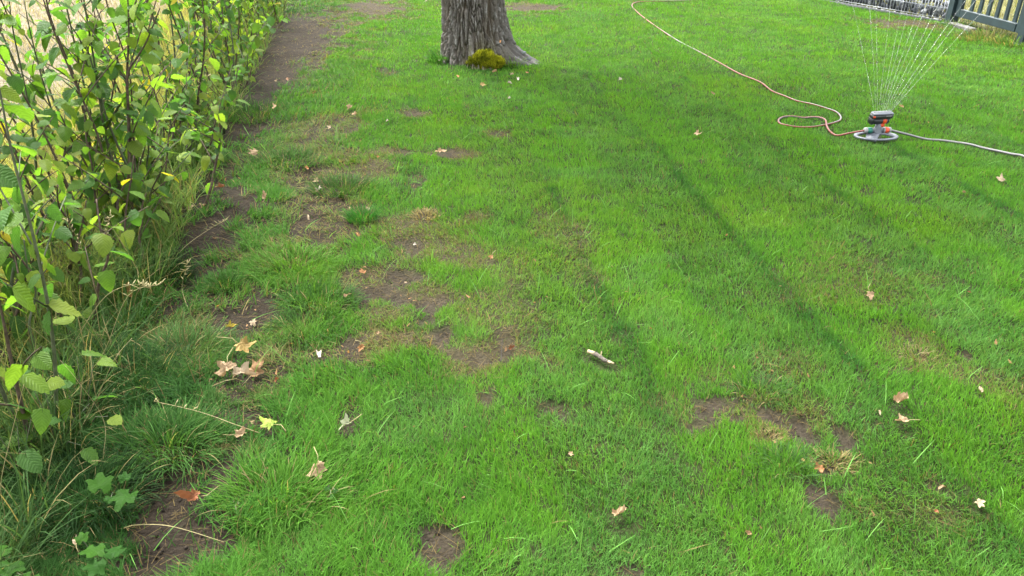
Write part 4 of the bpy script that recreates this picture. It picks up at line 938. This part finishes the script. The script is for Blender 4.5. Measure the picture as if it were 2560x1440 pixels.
n = 900; yb_ = rng.uniform(1.1, 8, n); xb_ = rng.uniform(-1, 1, n)*(halfw(yb_)+.2); pr_ = .12+.9*np.maximum(field(THAT, xb_, yb_, .5, 6, 31), 1-sst(.2, 1.2, xb_-hedge_x(yb_))); ok = (rng.random(n) < pr_) & (xb_ > hedge_x(yb_)); xb_, yb_ = xb_[ok], yb_[ok]; n = len(xb_)
cc = np.array([.20, .12, .06])*(.5+.9*rng.random((n, 1)))
o = blades('leaf_fragments', np.stack([xb_, yb_, zg(xb_, yb_)+.012], 1), .008+.016*rng.random(n), (.006+.008*rng.random(n)), rng.uniform(0, 6.28, n), rng.uniform(.7, 1.5, n), rng.uniform(-.5, .8, n), cc, M_GRASS, 2)
tag(o, 'small brown crumbs of dead leaves scattered in the grass', kind='stuff')

# maple seedlings (green lobed leaves)
for k_, (px, py, lv_, lab) in enumerate([
    (295, 1245, [(-45, -25, .115, 25), (25, 5, .12, 170), (18, -45, .06, 20), (-18, 5, .06, 200)], 'green maple seedling with two big lobed leaves below the dark tuft'),
    (245, 1415, [(-10, -40, .10, 190), (48, -40, .085, 150), (-5, -5, .09, 180), (-40, -70, .06, 30)], 'green maple seedling at the bottom edge left of the bare soil'),
    (30, 1440, [(-5, -20, .12, 200), (-30, -60, .10, 140), (40, 10, .10, 170)], 'large green seedling leaf cut by the lower left corner'),
    (828, 1235, [(-8, -14, .035, 160), (12, -5, .03, 60), (0, 8, .03, 270)], 'tiny green herb right under the tan crumpled leaf'),
    (592, 1275, [(-8, -12, .03, 160), (12, -5, .03, 60), (0, 8, .03, 270)], 'tiny clover like herb right of the rusty curled leaf')]):
    g = G(px, py); root = empty('maple_seedling' if k_ < 3 else 'small_herb', (g.x, g.y, Z(g.x, g.y))); tag(root, lab, 'plant'); parts = []
    for j, (ox, oy, s_, rz_) in enumerate(lv_):
        h_ = .11 if k_ < 3 else .035
        t_ = G(px+ox, py+oy, h_)-Vector((g.x, g.y, 0)); V, F = maple_mesh(s_, 1500+k_*9+j, 'fresh', M_SEED, 4, 44)
        lf = mk('leaf', V, F, M_SEED, root); lf.scale = (.78, .78, .78); lf.location = t_; lf.rotation_euler = (rs.gauss(.15, .1), rs.gauss(0, .12), math.radians(rz_)); kk = rs.choice([(.020, .056, .009), (.017, .050, .009), (.024, .066, .009)]); lf.color = (*kk, 1)
        parts.append(tube([(0, 0, -.01), tuple(t_*.5+Vector((0, 0, .02))), tuple(t_)], .0013, 5)[:2])
    V, F = merge(*parts); mk('stem', V, F, M_STEMG, root)

# ------------------------------------------------------------------ stick, twig, stalks
sg = [Vector((p.x, p.y, Z(p.x, p.y)+.026)) for p in STICK]; root = empty('broken_stick', sg[0]); tag(root, 'short broken grey stick with bare pale ends lying on the lawn', 'stick')
pts = [p-sg[0] for p in spline(sg, 6)]; n_ = len(pts)
def stickpart(name, a_, b_, r0, r1, m_):
    seg = pts[a_:b_]; V, F, _ = tube(seg, [(r0+(r1-r0)*i/(len(seg)-1))*(1+.12*math.sin(i*2.1)) for i in range(len(seg))], 10); mk(name, V, F, m_, root)
stickpart('bare_end', 0, 6, .0070, .0076, M_WOOD); stickpart('bark', 5, 15, .0084, .0068, M_TWIGB); stickpart('bare_end', 14, n_, .0062, .0024, M_WOOD)
V, F, _ = tube([pts[9], pts[9]+Vector((.004, .01, .02))], [.003, .0015], 6); mk('side_spur', V, F, M_WOOD, root)
def stalk(path, r0, mat, label, ear=0, name='grass_stalk', cat='grass stalk'):
    root = empty(name, path[0]); tag(root, label, cat, 'dry stalks by the hedge' if name == 'grass_stalk' else None); sp_ = [p-Vector(path[0]) for p in spline(path, 6)]; n_ = len(sp_)
    V, F, _ = tube(sp_, [.75*r0*(1-.55*i/(n_-1)) for i in range(n_)], 5); mk('stem', V, F, mat, root)
    if ear:
        parts = []; r2 = random.Random(len(label)*7+n_)
        for i in range(ear):
            q_ = sp_[max(0, n_-1-int(i*n_*.35/ear))]; a_ = r2.uniform(0, 6.28); d_ = Vector((math.cos(a_)*.8, math.sin(a_)*.8, r2.uniform(.2, .9))); ln_ = r2.uniform(.008, .028)
            parts.append(tube([q_, q_+d_*ln_*.5, q_+d_*ln_], [.0012, .0020, .0006], 4)[:2])
        V, F = merge(*parts); mk('seed_head', V, F, mat, root)
    return root
def gp(px, py, z): return G(px, py, z)
tw = G(1252, 905); stalk([gp(1252, 905, .02), gp(1254, 875, .035), gp(1256, 848, .05)], .003, plain('black_twig', (.03, .025, .02), .8, .2, 60, .2), 'short black twig standing in the worn patch', 0, 'twig', 'twig')
stalk([gp(650, 1083, .02), gp(590, 1062, .05), gp(500, 1030, .07), gp(385, 1003, .08)], .0022, M_STALK, 'long pale straw stalk pointing at the yellow green leaf', 8)
stalk([gp(310, 1320, .01), gp(345, 1312, .05), gp(430, 1316, .06), gp(560, 1355, .03)], .0018, M_STALK, 'arching straw stalk over the lowest bare soil')
stalk([gp(440, 640, .01), gp(470, 610, .05), gp(520, 575, .06), gp(565, 550, .05)], .002, M_STALK, 'bent dry stalk lying across the bare soil strip', 14)
by = G(200, 960); Yb = by.y
stalk([G(170, 900), ATY(190, 850, Yb), ATY(260, 745, Yb), ATY(330, 712, Yb+.05), ATY(375, 722, Yb+.1)], .0018, M_STALK, 'arching dry grass stalk bowing right from the left hedge foot', 16)
stalk([G(200, 960), ATY(260, 880, Yb-.1), ATY(320, 740, Yb-.1), ATY(400, 712, Yb-.05)], .0016, M_STALK, 'second arching dry stalk crossing the first one', 14)
Yc = G(260, 830).y
stalk([G(268, 810), ATY(240, 730, Yc), ATY(222, 670, Yc), ATY(195, 600, Yc), ATY(165, 550, Yc)], .0017, M_STALK, 'upright dry stalk leaning left with a pale seed head', 18)
stalk([G(225, 760), ATY(240, 680, Yc+.2), ATY(262, 600, Yc+.2), ATY(275, 540, Yc+.2)], .0015, M_STALK, 'thin stalk with a feathery pale seed head before the forked stem', 26)
stalk([G(170, 1130), ATY(240, 1000, 2.0), ATY(285, 900, 2.0), ATY(330, 845, 2.05)], .0015, M_STALK, 'slanting straw stalk above the big dark tuft')
stalk([G(8, 1370), ATY(12, 1290, 1.5), ATY(2, 1210, 1.5), ATY(30, 1080, 1.55), ATY(60, 960, 1.6)], .0017, M_STALK, 'long straw stalk along the lower left picture edge')
stalk([G(250, 1180), ATY(262, 1060, 1.85), ATY(200, 960, 1.85), ATY(150, 900, 1.9)], .0014, M_STALK, 'thin straw stalk leaning left behind the big dark tuft')
stalk([G(60, 1330), ATY(130, 1270, 1.55), ATY(155, 1250, 1.55)], .0013, M_STALK, 'short straw stalk in the lower left shadow')
stalk([G(470, 770), ATY(455, 720, 2.85), ATY(468, 660, 2.85)], .0013, M_STALK, 'fine green straw stalk beside the dark upright tuft', 10)
stalk([G(420, 380), ATY(440, 340, 4.5), ATY(480, 240, 4.5), ATY(520, 190, 4.55)], .0022, M_STALK, 'far dry stalk leaning right in the middle of the hedge', 14)
stalk([G(500, 480), ATY(520, 440, 3.9), ATY(545, 380, 3.9)], .002, M_STALK, 'dead twig leaning over the upper bare soil')
print('objects', len(bpy.data.objects))
